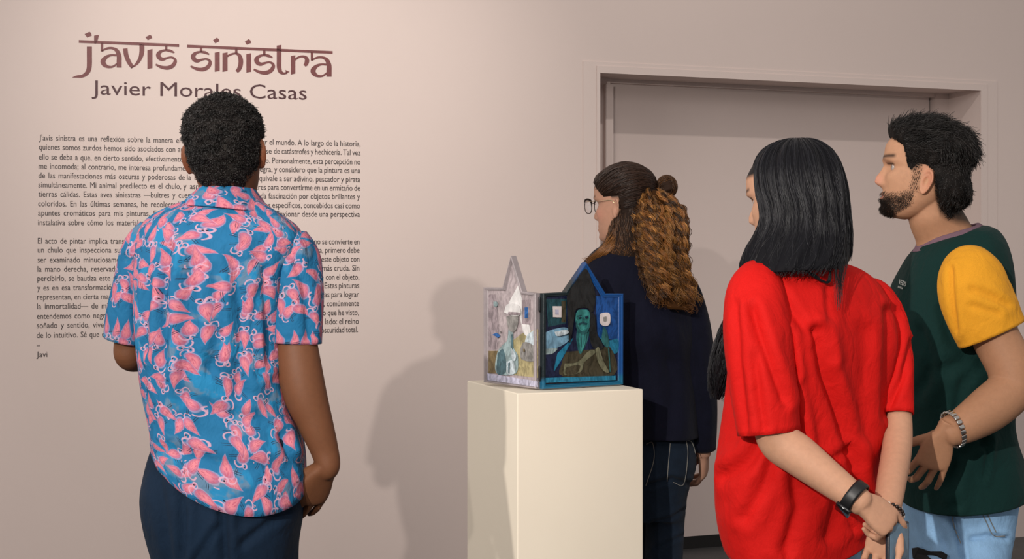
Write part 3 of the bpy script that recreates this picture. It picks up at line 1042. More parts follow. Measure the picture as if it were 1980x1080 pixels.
# shirt body
rowsA = [
 (368, 372, 0, 398, 494, dA + .01, .052), (380, 386, 0, 384, 505, dA + .01, .058), (394, 402, 0, 352, 530, dA, .066), (408, 418, 0, 318, 555, dA, .080),
 (425, 436, 0, 290, 578, dA, .094), (452, 462, 0, 272, 590, dA, .108), (490, 495, 0, 266, 582, dA, .120), (540, 545, 0, 264, 562, dA, .126),
 (600, 604, 0, 266, 544, dA, .128), (670, 674, 0, 271, 540, dA, .126), (735, 742, 4, 275, 546, dA, .122), (790, 806, 14, 286, 566, dA, .126), (824, 864, 34, 296, 584, dA, .136), (852, 944, 64, 302, 590, dA, .146)]
G = rings_px(rowsA, N=150, sub=7, e=2.55)
crA = [([(330, 480), (318, 560), (322, 700)], 9, .011), ([(372, 500), (368, 640), (352, 800)], 12, .010), ([(455, 500), (470, 640), (462, 760)], 14, .009), ([(415, 520), (424, 640), (410, 720)], 9, .006), ([(360, 760), (420, 800), (500, 810)], 12, .006), ([(500, 560), (490, 640), (500, 720)], 9, .007),
       ([(512, 520), (516, 620), (520, 700)], 8, .009), ([(290, 540), (282, 620), (282, 680)], 8, .008), ([(400, 700), (470, 760), (560, 800)], 12, .005),
       ([(330, 870), (430, 900), (560, 905)], 14, .007), ([(545, 840), (560, 880), (588, 900)], 9, .012), ([(300, 478), (420, 500), (530, 492)], 2.2, .003)]
garment('shirt', G, M_FLAM, A, fold=.0065, seed=11, fu=(20, 6), creases=crA)
# collar: a folded band
GC = rings_px([(400, 415, -4, 356, 526, dA + .003, .094), (386, 399, -4, 366, 515, dA + .004, .084), (366, 374, -3, 388, 498, dA + .01, .066), (357, 361, 0, 397, 489, dA + .012, .058), (359, 362, 0, 400, 486, dA + .012, .053), (372, 376, 0, 402, 486, dA + .012, .05)], N=110, sub=5, e=2.2)
garment('collar', GC, M_FLAM, A, fold=.0015, seed=4, thick=.0035, keep_top=1)
GC2 = rings_px([(402, 418, -4, 352, 527, dA + .003, .088), (407, 422, -4, 350, 529, dA + .003, .089)], N=80, sub=2, e=2.2)
# sleeves
GS = tube([P(308, 448, dA), P(285, 490, dA - .005), P(264, 560, dA), P(249, 615, dA), P(241.5, 657, dA + .005)], [m_(40, dA), m_(50, dA), m_(46, dA), m_(42, dA), m_(38, dA)], n=80, sub=9, ref=(1, 0, 0), caps=False)
garment('sleeve', GS, M_FLAM, A, fold=.004, seed=21, fu=(10, 8), creases=[([(250, 500), (262, 600), (270, 650)], 7, .006)])
GS = tube([P(552, 462, dA - .01), P(566, 505, dA - .015), P(573, 560, dA - .02), P(573, 610, dA - .02), P(571, 662, dA - .02)], [m_(42, dA), m_(55, dA), m_(54, dA), m_(52, dA), m_(51, dA)], n=80, sub=9, ref=(1, 0, 0), caps=False)
garment('sleeve', GS, M_FLAM, A, fold=.004, seed=33, fu=(10, 8), creases=[([(560, 480), (590, 560), (596, 650)], 8, .006), ([(520, 645), (570, 655), (622, 645)], 2.5, .003)])

# trousers
hipA = [(835, 304, 586, .115), (880, 294, 590, .122), (920, 286, 588, .128), (960, 280, 584, .132), (1005, 283, 579, .132), (1060, 293, 574, .125), (1110, 303, 568, .115)]
trousers(A, hipA, [([P(365, 1020, dA), P(372, 1150, dA), P(382, 1400, dA), P(388, 1700, dA), P(388, 1850, dA)], [m_(72, dA), m_(78, dA), m_(66, dA), m_(60, dA), m_(58, dA)]),
                   ([P(505, 1020, dA), P(498, 1150, dA), P(488, 1400, dA), P(482, 1700, dA), P(482, 1850, dA)], [m_(72, dA), m_(78, dA), m_(66, dA), m_(60, dA), m_(58, dA)])],
         M_NAVYTR, dA, .125, creases=[([(430, 985), (436, 1080)], 9, .012), ([(300, 860), (312, 960), (330, 1080)], 10, .006), ([(470, 1050), (520, 1010), (560, 990)], 8, .006), ([(350, 900), (356, 1000), (352, 1080)], 8, .006), ([(380, 1080), (420, 1020)], 7, .005)])
for k in range(2):
    shoe(A, P(388 + 94 * k, 0, dA)[0], dA + .02, 6 - 12 * k, M_SHOE)
# belt loop peeking out under the left side of the shirt
V, fs = closed(tube([P(297, 838, dA - .06), P(296, 856, dA - .065)], [.004, .004], n=8))
mesh_obj('belt_loop', V, fs, M_NAVYTR, A)

# body: head, neck, torso, arms, hands
torsoA = closed(rings_px([(r[0] + 3, r[1] + 3, 0, r[3] + 14, r[4] - 14, r[5], max(r[6] - .016, .03)) for r in rowsA[1:-3]], N=60, sub=3, scale=.93))
wR = P(634, 902, dA - .03)
armR = limb([P(556, 470, dA - .01), P(566, 600, dA - .02), P(583, 735, dA - .035), P(609, 815, dA - .035), P(627, 868, dA - .03), wR, P(622, 914, dA - .02)], [m_(36, dA), m_(37, dA), m_(43, dA), m_(34, dA), m_(27, dA), m_(23, dA), .018])
handR = hand(P(630, 905, dA - .03), (-.045, .028, -.075), (.55, -.80, -.20), thumb_sign=1, s=.93, curls=((18, 14, 10), (16, 14, 10), (14, 14, 10), (14, 14, 10)), thumb=(38, 16, 12, 12), heel=-.006)
armL = limb([P(300, 470, dA), P(268, 570, dA), P(250, 660, dA + .01), P(252, 690, dA + .025), P(285, 690, dA + .13), P(340, 680, dA + .24)], [m_(36, dA), m_(34, dA), m_(29, dA), m_(27, dA), m_(25, dA), m_(20, dA)])
handL = hand(P(345, 678, dA + .25), (.06, .06, .01), (0, .1, 1), thumb_sign=1, s=.93)
neckA = limb([hA.w((0, -.022, -.02)), P(437, 350, dA + .0), P(438, 400, dA + .005), P(438, 440, dA + .01)], [.048, m_(52, dA), m_(54, dA), m_(70, dA)])
CA = np.array((.135, .053, .024))
def colA(V, Nn):
    L = hA.l(V)
    c = np.repeat(CA[None], len(V), 0)
    red = np.clip(ga3(np.abs(L) * (1, 1, 0) + L * (0, 0, 1), (.085, -.025, -.01), (.03, .04, .05)) * 1.3 * (np.abs(L[:, 0]) > .0725) , 0, 1)[:, None]
    c = c * (1 - red * .8) + np.array((.30, .062, .030)) * red * .8
    back = np.clip((-.01 - L[:, 1]) / .03, 0, 1)
    scalp = (np.clip((L[:, 2] - (-.085 + .075 * np.clip(1 - back, 0, 1) + .03 * (L[:, 0] / .07) ** 2)) / .03, 0, 1) * (np.abs(L[:, 0]) < .078) * (L[:, 2] < .2))
    fr = np.clip((L[:, 2] - .06) / .02, 0, 1)
    scalp = np.where(L[:, 1] > .02, fr, scalp)[:, None]
    return c * (1 - scalp) + np.array((.016, .012, .010)) * scalp
body_mesh(A, hA.parts(flare=30) + [torsoA, armR, armL, neckA] + handR + handL, colA)
hA.eyes(A)

# cropped hair: bumpy cap and short curls
def crop_hair(hd, parent, mask, n, length, cap_off, colour, seed, curl=.004, rad=.0011, up=.75, comb=(0, -.35, -.8), jitter=.5, bumpy=.0012):
    L = hd.grid(90, 130)
    Nn = grid_normals(L)
    if np.mean(np.sum(Nn * L, -1)) < 0: Nn = -Nn
    mk = mask(L)
    M, N = L.shape[:2]
    off = cap_off(L, mk) + bumpy * waves(L, (150, 150, 150), seed, 16) * np.clip(mk * 2, 0, 1)
    Gc = L + Nn * off[..., None]
    keep = mk > .12
    idx = -np.ones(M * N, int)
    fs = [f for f in grid_faces(M, N) if keep.reshape(-1)[f].all()]
    used = np.unique(np.array(fs))
    idx[used] = np.arange(len(used))
    V = hd.w(Gc.reshape(-1, 3)[used])
    vv = np.array(colour)[None] * (1 + .5 * waves(Gc.reshape(-1, 3)[used], (120, 120, 120), seed + 2, 12))[:, None].clip(.4, 2.2)
    cap = mesh_obj('hair', V, [tuple(idx[i] for i in f) for f in fs], M_HAIRB, parent, col=vv)
    r = np.random.default_rng(seed)
    w = (mk ** 1.5).reshape(-1)
    area_ = np.linalg.norm(np.roll(L, -1, 1) - L, axis=2).reshape(-1)
    w = w * area_
    pick = r.choice(M * N, n, p=w / w.sum())
    ri, ci = pick // N + r.uniform(0, 1, n), pick % N + r.uniform(0, 1, n)
    o = sample_grid(Gc, ri, ci); nn = norm(sample_grid(Nn, ri, ci))
    mm = mk.reshape(-1)[pick][:, None]
    npt = 6
    down = (comb(o) if callable(comb) else np.array(comb) + 0 * nn)
    tan = norm(down - nn * np.sum(down * nn, -1, keepdims=True) + r.normal(0, jitter, (n, 3)))
    t = np.linspace(0, 1, npt)[None, :, None]
    ln = (length(o) * r.uniform(.6, 1.25, n))[:, None, None]
    S = o[:, None] + nn[:, None] * ln * t * (1 - .45 * t) * up + tan[:, None] * ln * t ** 1.3 * .9
    sw = norm(r.normal(size=(n, 1, 3)))
    S = S + sw * curl * np.sin(t * r.uniform(3, 6, (n, 1, 1)) + r.uniform(0, 6, (n, 1, 1))) * t
    cc = np.array(colour) * r.uniform(.5, 2.4, (n, 1)) * (1 + .5 * waves(o, (120, 120, 120), seed + 2, 12)).clip(.4, 2)[:, None]
    V, fs, col = strands_mesh(hd.w(S), rad, rad * .35, cc)
    mesh_obj('hair_strands', V, fs, M_HAIR, cap, col=col)
    return cap

def maskA(L):
    x, y, z = L[..., 0], L[..., 1], L[..., 2]
    line = np.where(y < -.02, -.082 + .10 * np.clip(np.abs(x) - .035, 0, .1) / .04 * .5, np.where(y < .045, .012, .055))
    line = np.where((y >= -.02) & (y < .0), np.interp(y, [-.02, 0], [-.03, .03]), line)
    return np.clip((z - line) / .028, 0, 1)
crop_hair(hA, A, maskA, 15000, lambda o: np.where(o[:, 2] > .03, .0048, .0022), lambda L, mk: .0030 * mk - .0004, (.0085, .0068, .0062), 5, bumpy=.0020)
# ------------------------------------------------------------------ pedestal and the folding painting on it
DP = 4.0
pc = P(1000.5, 760, DP)                 # near top corner
ZP = pc[2]
PW, PL = .378, .443
pu = U; pv = -NW                        # along the wall, and away from us
def pd(a, b, z): return np.array((pc[0], pc[1], 0)) + pu * a + pv * b + UZ * z
import bmesh
bm = bmesh.new()
vs = [bm.verts.new(pd(a, b, z)) for z in (0, ZP) for b in (0, PL) for a in (0, PW)]
for f in ((0, 2, 3, 1), (4, 5, 7, 6), (0, 1, 5, 4), (2, 6, 7, 3), (0, 4, 6, 2), (1, 3, 7, 5)):
    bm.faces.new([vs[i] for i in f])
bmesh.ops.bevel(bm, geom=list(bm.edges), offset=.0025, segments=2, profile=.5, affect='EDGES')
M_PED, nt, b = new_mat('cream_paint')
g = NG(nt)
f = g.noise(g.obj(), 4, 4, .6)
nt.links.new(g.mix(f, (.83, .75, .615), (.88, .80, .66)), b.inputs['Base Color'])
b.inputs['Roughness'].default_value = .7
b.inputs['Specular IOR Level'].default_value = .25
nt.links.new(g.bump(g.noise(g.obj(), 180, 3), .1, .002), b.inputs['Normal'])
me = bpy.data.meshes.new('pedestal')
bm.to_mesh(me); bm.free()
me.materials.append(M_PED)
po = bpy.data.objects.new('pedestal', me)
C.objects.link(po)
tag(po, 'tall cream painted pedestal carrying the hinged painting', 'pedestal')

# the two panels stand like an open book with the hinge towards us
hinge = pd(.075, .075, ZP)
hd_ = hinge[1]
art = empty('folding_painting', hinge)
tag(art, 'hinged pair of star-topped painted panels standing on the cream pedestal', 'painting')
class Panel:
    def __init__(s, px, ang):
        """plane through the hinge side; ang: how far the panel turns away from us"""
        s.o = P(px, 750, hd_)
        s.o[2] = ZP
        a = math.radians(ang)
        s.u = np.array((math.cos(a), math.sin(a), 0.0)) if ang < 90 else np.array((-math.cos(math.pi - a), math.sin(math.pi - a), 0.0))
        s.n = np.array((s.u[1], -s.u[0], 0.0))
        if s.n[1] > 0: s.n = -s.n
    def at(s, q, off=0.0):
        out = []
        for x, y in q:
            k = (x - CX) / F
            o = s.o + s.n * off
            t = (k * o[1] - o[0]) / (s.u[0] - k * s.u[1])
            d = o[1] + t * s.u[1]
            p = o + s.u * t
            p = np.array((p[0], p[1], max(CAMH - (y - HY) / F * d, ZP)))
            out.append(p)
        return np.array(out)

def slab(pn, poly, o0, o1):
    A_, B_ = pn.at(poly, o1), pn.at(poly, 0) + pn.n * o0
    k = len(poly)
    fs = [tuple(range(k)), tuple(reversed(range(k, 2 * k)))] + [(i, k + i, k + (i + 1) % k, (i + 1) % k) for i in range(k)]
    return np.vstack([A_, B_]), fs

def inset(poly, d):
    q = np.array(poly, float); k = len(q); out = []
    ar = 0.5 * np.sum(q[:, 0] * np.roll(q[:, 1], -1) - np.roll(q[:, 0], -1) * q[:, 1])
    sg = 1 if ar > 0 else -1
    for i in range(k):
        a, b_, c_ = q[i - 1], q[i], q[(i + 1) % k]
        e1, e2 = (b_ - a) / np.linalg.norm(b_ - a), (c_ - b_) / np.linalg.norm(c_ - b_)
        n1, n2 = np.array((-e1[1], e1[0])) * sg, np.array((-e2[1], e2[0])) * sg
        mm = n1 + n2
        out.append(b_ + mm / max(mm @ mm / 2, .35) * d)
    return [tuple(v) for v in out]

def moulding(pn, poly, w, h, bk):
    """stepped frame moulding following the outline"""
    prof = [(0, -bk), (0, h * .8), (w * .18, h), (w * .42, h), (w * .5, h * .72), (w * .72, h * .78), (w * .82, h * .4), (w, .0005)]
    loops = [pn.at(inset(poly, a), 0) + pn.n * z for a, z in prof]
    k = len(poly)
    V = np.vstack(loops); fs = []
    for r_ in range(len(prof) - 1):
        for i in range(k):
            fs.append((r_ * k + i, r_ * k + (i + 1) % k, (r_ + 1) * k + (i + 1) % k, (r_ + 1) * k + i))
    return V, fs

def paint(name, col, var=.32, rough=.35, sc=60):
    m, nt, b = new_mat(name)
    g = NG(nt)
    wob = g.n('ShaderNodeTexNoise'); g.put(wob.inputs['Vector'], g.obj()); wob.inputs['Scale'].default_value = 18
    mp = g.n('ShaderNodeMapping'); g.put(mp.inputs[0], g.vm('ADD', g.obj(), g.vm('SCALE', wob.outputs['Color'], scale=.05)))
    mp.inputs['Scale'].default_value = (1, 1, .3)
    f = g.step(g.noise(mp.outputs[0], sc * 1.6, 5, .65), .36, .64)
    f2 = g.noise(g.obj(), 22, 3)
    lo = tuple(max(0, c * (1 - var)) for c in col); hi = tuple(min(1, c * (1 + var) + .004) for c in col)
    cc = g.vm('SCALE', g.mix(f, lo, hi), scale=g.m('MULTIPLY_ADD', f2, .7, .65))
    nt.links.new(cc, b.inputs['Base Color'])
    b.inputs['Roughness'].default_value = rough
    nt.links.new(g.bump(f, .2, .0012), b.inputs['Normal'])
    return m

def blob(pts, n=4): 
    q = np.array(pts + [pts[0]], float)
    return [tuple(v) for v in cr(q, n)[:-1]]

def painting(pn, name, poly, patches, parent, back_mat):
    """canvas with raised paint patches, one thin layer over another"""
    mats, Vs, Fs, mi, o = [], [], [], [], 0
    for i, (mt, q) in enumerate([(back_mat, poly)] + patches):
        V, fs = slab(pn, q, -.004 if i == 0 else .0005, .0012 + .00035 * i)
        Vs.append(V)
        Fs += [tuple(v + o for v in f) for f in fs]
        o += len(V)
        if mt not in mats: mats.append(mt)
        mi += [mats.index(mt)] * len(fs)
    return mesh_obj(name, np.vstack(Vs), Fs, None, parent, smooth=False, mats=mats, midx=mi)

M_FR_L = plain('silver_lilac_frame', (.32, .28, .29), .35, .3, 30, .2, 120)
M_FR_R = None
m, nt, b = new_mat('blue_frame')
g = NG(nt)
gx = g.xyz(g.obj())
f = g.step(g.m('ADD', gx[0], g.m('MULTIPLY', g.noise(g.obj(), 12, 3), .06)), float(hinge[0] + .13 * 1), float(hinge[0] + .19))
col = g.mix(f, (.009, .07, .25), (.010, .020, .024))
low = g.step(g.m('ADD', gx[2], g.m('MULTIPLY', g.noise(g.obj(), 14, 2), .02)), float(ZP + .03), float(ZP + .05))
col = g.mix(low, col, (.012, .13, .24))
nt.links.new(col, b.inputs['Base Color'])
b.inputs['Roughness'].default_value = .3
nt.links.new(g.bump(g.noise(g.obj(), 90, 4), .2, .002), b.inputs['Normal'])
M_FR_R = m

# left panel ---------------------------------------------------------
PLf = Panel(1040, 132)
outL = [(939, 738), (938.5, 555), (975, 555.5), (992, 494), (1013, 563), (1039.5, 566.5), (1040, 751)]
pl = empty('panel', hinge); pl.parent = art; pl.matrix_parent_inverse = Matrix.Translation(-Vector(art.location)); pl.location = hinge
pl['label'] = 'pale lilac panel with a white-hatted figure'
def sub(name, V, fs, mat, par, **kw):
    return mesh_obj(name, V, fs, mat, par, smooth=False, **kw)
V, fs = moulding(PLf, outL, 6.5, .009, .012)
sub('frame', V, fs, M_FR_L, pl)
lil = paint('paint_lilac', (.38, .32, .33), .2); lil2 = paint('paint_mauve', (.27, .22, .235)); wht = paint('paint_white', (.66, .645, .64), .1)
ochre = paint('paint_ochre', (.34, .29, .15)); brown = paint('paint_umber', (.17, .12, .055)); teal_g = paint('paint_grey_teal', (.25, .33, .34)); teal_d = paint('paint_deep_teal', (.055, .11, .13))
blue_b = paint('paint_blue', (.02, .10, .30)); grey = paint('paint_grey', (.22, .21, .20)); pale_b = paint('paint_pale_blue', (.45, .52, .56)); lav = paint('paint_lavender', (.40, .39, .50))
z7 = lambda q: [(900 + x / 3.6, 480 + y / 3.6) for x, y in q]
painting(PLf, 'canvas', inset(outL, 5.5), [
    (lil2, z7([(160, 320), (215, 320), (235, 560), (225, 700), (160, 710)])),
    (wht, z7([(300, 380), (370, 250), (385, 320), (400, 370), (455, 570), (430, 620), (395, 560), (370, 420)])),
    (ochre, z7([(330, 640), (395, 590), (505, 560), (505, 900), (330, 880)])),
    (brown, z7([(160, 712), (245, 712), (230, 870), (160, 868)])),
    (lil2, z7([(392, 360), (450, 355), (448, 530), (392, 525)])),
    (blue_b, z7([(412, 410), (436, 408), (436, 485), (412, 485)])),
    (wht, z7(blob([(392, 530), (440, 535), (452, 580), (425, 610), (400, 575)]))),
    (pale_b, z7(blob([(430, 600), (490, 570), (490, 700), (440, 690), (415, 650)]))),
    (grey, z7(blob([(380, 700), (410, 650), (480, 680), (490, 740), (470, 785), (390, 770)]))),
    (teal_g, z7(blob([(300, 560), (330, 570), (335, 690), (365, 750), (350, 870), (215, 865), (220, 730), (260, 670), (290, 640)]))),
    (teal_d, z7(blob([(225, 730), (262, 700), (285, 800), (275, 868), (218, 866)]))),
    (pale_b, z7(blob([(285, 790), (330, 780), (345, 865), (290, 870)]))),
    (grey, z7(blob([(285, 470), (365, 470), (350, 570), (310, 575), (290, 520)]))),
    (wht, z7(blob([(268, 445), (285, 395), (330, 380), (372, 400), (382, 460), (330, 468)]))),
    (blue_b, z7(blob([(188, 600), (215, 588), (240, 605), (225, 622), (208, 610)]))),
    (teal_g, z7(blob([(195, 370), (220, 372), (222, 400), (198, 402)]))),
    (teal_d, z7(blob([(318, 600), (326, 602), (330, 690), (318, 690)]))),
    (pale_b, z7(blob([(318, 690), (350, 740), (345, 780), (325, 770)]))),
    (teal_d, z7(blob([(298, 796), (308, 796), (304, 862), (298, 862)]))),
    (brown, z7(blob([(402, 700), (410, 698), (412, 716), (404, 718)]))),
    (lil2, z7(blob([(300, 440), (372, 446), (372, 462), (300, 460)]))),
    (grey, z7([(238, 574), (243, 574), (246, 588), (240, 588)])),
    (lav, z7([(152, 868), (505, 925), (505, 965), (152, 915)])),
], pl, lil)
# right panel --------------------------------------------------------
PRt = Panel(1046.5, 33)
outR = [(1046, 751.5), (1047, 566.5), (1091, 564), (1130.5, 506.5), (1168, 567), (1202.5, 567), (1202, 742.5)]
pr = empty('panel', hinge); pr.parent = art; pr.matrix_parent_inverse = Matrix.Translation(-Vector(art.location)); pr.location = hinge
pr['label'] = 'dark blue panel with a bearded green-faced figure'
V, fs = moulding(PRt, outR, 8.5, .009, .012)
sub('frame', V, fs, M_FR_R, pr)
blk = paint('paint_black', (.012, .013, .014), .3); dteal = paint('paint_dark_teal', (.012, .055, .07)); face = paint('paint_green_face', (.035, .20, .19)); beard = paint('paint_beard', (.02, .105, .11))
ink = paint('paint_navy', (.008, .012, .04)); sky = paint('paint_sky', (.16, .31, .43)); strong = paint('paint_cobalt', (.008, .06, .23)); hands_b = paint('paint_brown_hand', (.045, .038, .022)); cream = paint('paint_cream', (.62, .56, .56), .06); sea = paint('paint_sea', (.012, .15, .26)); brow_l = paint('paint_hand_light', (.13, .13, .08))
painting(PRt, 'canvas', inset(outR, 7.5), [
    (strong, z7([(905, 330), (1065, 335), (1065, 640), (920, 620)])),
    (dteal, z7([(560, 350), (705, 350), (700, 520), (575, 545)])),
    (hands_b, z7([(668, 365), (698, 365), (698, 515), (668, 515)])),
    (sky, z7(blob([(540, 590), (620, 560), (700, 550), (735, 590), (720, 640), (640, 690), (545, 700)]))),
    (teal_g, z7(blob([(545, 700), (640, 695), (600, 735), (545, 755)]))),
    (ink, z7([(545, 740), (640, 730), (700, 660), (720, 870), (560, 900)])),
    (sea, z7(blob([(640, 730), (720, 650), (750, 625), (700, 720), (640, 820), (615, 850)]))),
    (sea, z7(blob([(935, 620), (1000, 640), (1062, 630), (1060, 720), (1010, 720)]))),
    (ink, z7(blob([(745, 640), (790, 430), (830, 330), (880, 440), (905, 600), (990, 690), (1020, 860), (660, 870), (690, 740)]))),
    (hands_b, z7(blob([(700, 720), (900, 700), (1010, 690), (1035, 880), (680, 890), (670, 800)]))),
    (beard, z7(blob([(778, 540), (860, 540), (850, 640), (800, 735), (772, 640)]))),
    (face, z7(blob([(770, 450), (785, 428), (820, 424), (858, 432), (866, 480), (856, 540), (820, 575), (780, 545), (766, 500)]))),
    (dteal, z7([(778, 468), (808, 462), (810, 470), (780, 476)])), (dteal, z7([(830, 470), (858, 466), (858, 474), (832, 478)])),
    (dteal, z7(blob([(785, 522), (815, 512), (848, 520), (840, 532), (815, 526), (790, 534)]))),
    (brow_l, z7(blob([(690, 800), (780, 790), (850, 720), (890, 705), (900, 730), (830, 790), (800, 860), (690, 880)]))),
    (hands_b, z7(blob([(700, 830), (770, 810), (800, 820), (770, 870), (700, 875)]))),
    (beard, z7(blob([(950, 600), (962, 545), (985, 580), (1000, 660), (985, 690), (950, 650)]))),
    (cream, z7([(607, 402), (668, 402), (668, 480), (610, 478)])),
    (lav, z7([(624, 425), (650, 425), (650, 462), (626, 460)])),
    (cream, z7(blob([(936, 455), (970, 446), (1005, 455), (1006, 520), (975, 540), (938, 520)]))),
    (grey, z7(blob([(958, 478), (982, 474), (984, 505), (962, 508)]))),
    (blk, z7(blob([(705, 330), (760, 240), (835, 140), (880, 230), (905, 330), (890, 430), (866, 440), (850, 415), (790, 415), (765, 440), (740, 600), (720, 640)]))),
    (blk, z7(blob([(868, 440), (900, 470), (912, 580), (960, 690), (890, 690), (862, 600)]))),
    (face, z7(blob([(796, 560), (842, 560), (836, 650), (806, 720), (792, 640)]))),
    (beard, z7(blob([(800, 590), (812, 588), (808, 690), (802, 660)]))), (beard, z7(blob([(826, 590), (836, 588), (826, 660), (820, 660)]))),
    (beard, z7(blob([(812, 476), (820, 474), (824, 506), (810, 508)]))),
    (ink, z7(blob([(786, 480), (804, 476), (804, 484), (788, 487)]))), (ink, z7(blob([(832, 478), (852, 475), (852, 483), (834, 486)]))),
    (beard, z7(blob([(772, 500), (780, 545), (800, 572), (830, 574), (852, 545), (862, 500), (866, 540), (840, 590), (800, 592), (770, 550)]))),
    (brow_l, z7(blob([(905, 700), (930, 690), (960, 780), (1000, 860), (960, 850), (920, 780)]))),
    (beard, z7([(992, 690), (1000, 690), (1012, 860), (1004, 860)])),
    (pale_b, z7(blob([(620, 580), (700, 566), (716, 590), (640, 610)]))),
    (sea, z7([(560, 900), (1045, 885), (1045, 915), (560, 935)])),
], pr, ink)
M_BRASS = plain('dark_steel', (.05, .055, .06), .35, .2, 90, metal=.9)
for py in (588, 722):
    a = P(1043.2, py - 13, hd_ - .006); b_ = P(1043.2, py + 13, hd_ - .006)
    V, fs = closed(tube([a, b_], [.0032, .0032], n=12))
    hg = mesh_obj('hinge', V, fs, M_BRASS, art)
# ------------------------------------------------------------------ person in the navy jacket, curly hair
M_NAVY = cloth('navy_wool', (.0035, .004, .012), .35, .9, .22, .5, scale=8)
M_DENIM = cloth('dark_denim', (.007, .014, .027), .55, .85, .35, .7, scale=16)
M_STITCH = plain('pale_stitching', (.20, .19, .17), .8)
dB = 4.52
B = empty('person', (P(1275, 800, dB)[0], dB, 0))
tag(B, 'person with long curly auburn hair and a bun, in a navy jacket behind the pedestal', 'person', 'gallery visitors')
hB = Head(P(1205, 393, dB), yaw=56, pitch=-3, roll=0, scale=.97, nose=.95)

rowsB = [
 (474, 478, 0, 1166, 1238, dB + .0, .062), (484, 490, 0, 1150, 1256, dB, .075), (497, 503, 0, 1138, 1282, dB, .10), (514, 520, 0, 1126, 1306, dB + .01, .13), (545, 548, 0, 1120, 1325, dB + .02, .155),
 (590, 590, 0, 1116, 1340, dB + .02, .165), (650, 650, 0, 1114, 1346, dB + .02, .165), (705, 705, 0, 1150, 1346, dB + .03, .14), (770, 770, 0, 1188, 1345, dB + .02, .14), (820, 822, 0, 1190, 1346, dB + .015, .146), (838, 842, 0, 1188, 1347, dB + .015, .150)]
G = rings_px(rowsB, N=130, sub=6, e=2.4)
garment('jacket', G, M_NAVY, B, fold=.005, seed=41, fu=(16, 5), creases=[([(1235, 640), (1250, 740), (1246, 838)], 9, .008), ([(1290, 650), (1300, 740), (1296, 838)], 10, .008), ([(1215, 560), (1240, 640), (1290, 700)], 12, .006)])
GC = rings_px([(494, 502, 0, 1148, 1264, dB, .088), (482, 487, 0, 1156, 1250, dB, .078), (470, 474, 0, 1166, 1236, dB, .066), (474, 478, 0, 1170, 1232, dB, .06)], N=80, sub=5, e=2.2)
garment('collar', GC, M_BLACKC, B, fold=.002, seed=5, keep_top=1)
GS = tube([P(1304, 524, dB + .0), P(1326, 575, dB - .02), P(1343, 650, dB - .03), P(1353, 730, dB - .02), P(1357, 800, dB + .0), P(1357, 866, dB + .02)], [m_(22, dB), m_(32, dB), m_(33, dB), m_(32, dB), m_(30, dB), m_(28, dB)], n=60, sub=8, ref=(1, 0, 0), caps=False)
garment('sleeve', GS, M_NAVY, B, fold=.004, seed=43, fu=(8, 9), creases=[([(1345, 680), (1352, 740), (1364, 800)], 5, .006)])
GS = tube([P(1150, 524, dB + .16), P(1138, 600, dB + .2), P(1140, 660, dB + .2), P(1160, 690, dB + .27), P(1184, 695, dB + .34)], [m_(24, dB), m_(34, dB), m_(32, dB), m_(29, dB), m_(26, dB)], n=48, sub=6, ref=(1, 0, 0), caps=False)
garment('sleeve', GS, M_NAVY, B, fold=.004, seed=44, fu=(8, 9))

# jeans: turned a little so that the seat shows on the right
hipB = [(815, 1210, 1328, .09), (845, 1199, 1339, .112), (880, 1194, 1345, .128), (905, 1194, 1344, .130), (930, 1196, 1334, .125), (965, 1200, 1326, .11), (1000, 1206, 1322, .10)]
TB = trousers(B, hipB, [([P(1288, 940, dB), P(1287, 1000, dB - .01), P(1285, 1080, dB - .01), P(1280, 1200, dB), P(1278, 1368, dB)], [m_(42, dB), m_(38, dB), m_(36, dB), m_(32, dB), m_(29, dB)]),
                   ([P(1222, 940, dB + .07), P(1220, 1000, dB + .08), P(1218, 1080, dB + .08), P(1216, 1200, dB + .08), P(1216, 1368, dB + .08)], [m_(42, dB), m_(38, dB), m_(36, dB), m_(32, dB), m_(29, dB)])],
         M_DENIM, dB + .01, .12, voxel=.005, name='jeans', fold=.0035, creases=[([(1255, 938), (1300, 925), (1335, 935)], 5, .008), ([(1262, 1010), (1300, 1000), (1322, 985)], 4, .005), ([(1270, 1060), (1320, 1035)], 4, .004)])
def front_on(obj_, pts, off=.002):
    """drop pixel points on the camera-facing side of a built part (its nearest vertex in the image)"""
    me_ = obj_.data
    n_ = len(me_.vertices)
    W = np.empty(n_ * 3); me_.vertices.foreach_get('co', W); W = W.reshape(-1, 3)
    q = project(W)
    out = []
    for x, y in pts:
        d = np.hypot(q[:, 0] - x, q[:, 1] - y)
        near = d < max(6.0, np.sort(d)[8])
        out.append(P(x, y, W[near, 1].min() - off))
    return out
def stitch(parent, target, pts, r=.0011, mat=None, name='stitching'):
    pts = [tuple(p) for p in cr(np.array(pts, float), 6)]
    V, fs = closed(tube(front_on(target, pts, .0008), [r] * len(pts), n=6))
    return mesh_obj(name, V, fs, mat or M_STITCH, parent)
stitch(TB, TB, [(1296, 857), (1293, 890), (1290, 930)])
stitch(TB, TB, [(1327, 850), (1330, 880), (1322, 935), (1302, 932)])
stitch(TB, TB, [(1327, 850), (1338, 855), (1345, 876)])
stitch(TB, TB, [(1250, 858), (1262, 856), (1264, 890), (1249, 938)])
for x_, y_ in ((1280, dB - .02), (1217, dB + .06)):
    shoe(B, P(x_, 0, dB)[0], y_ + .03, 30, M_SHOE)

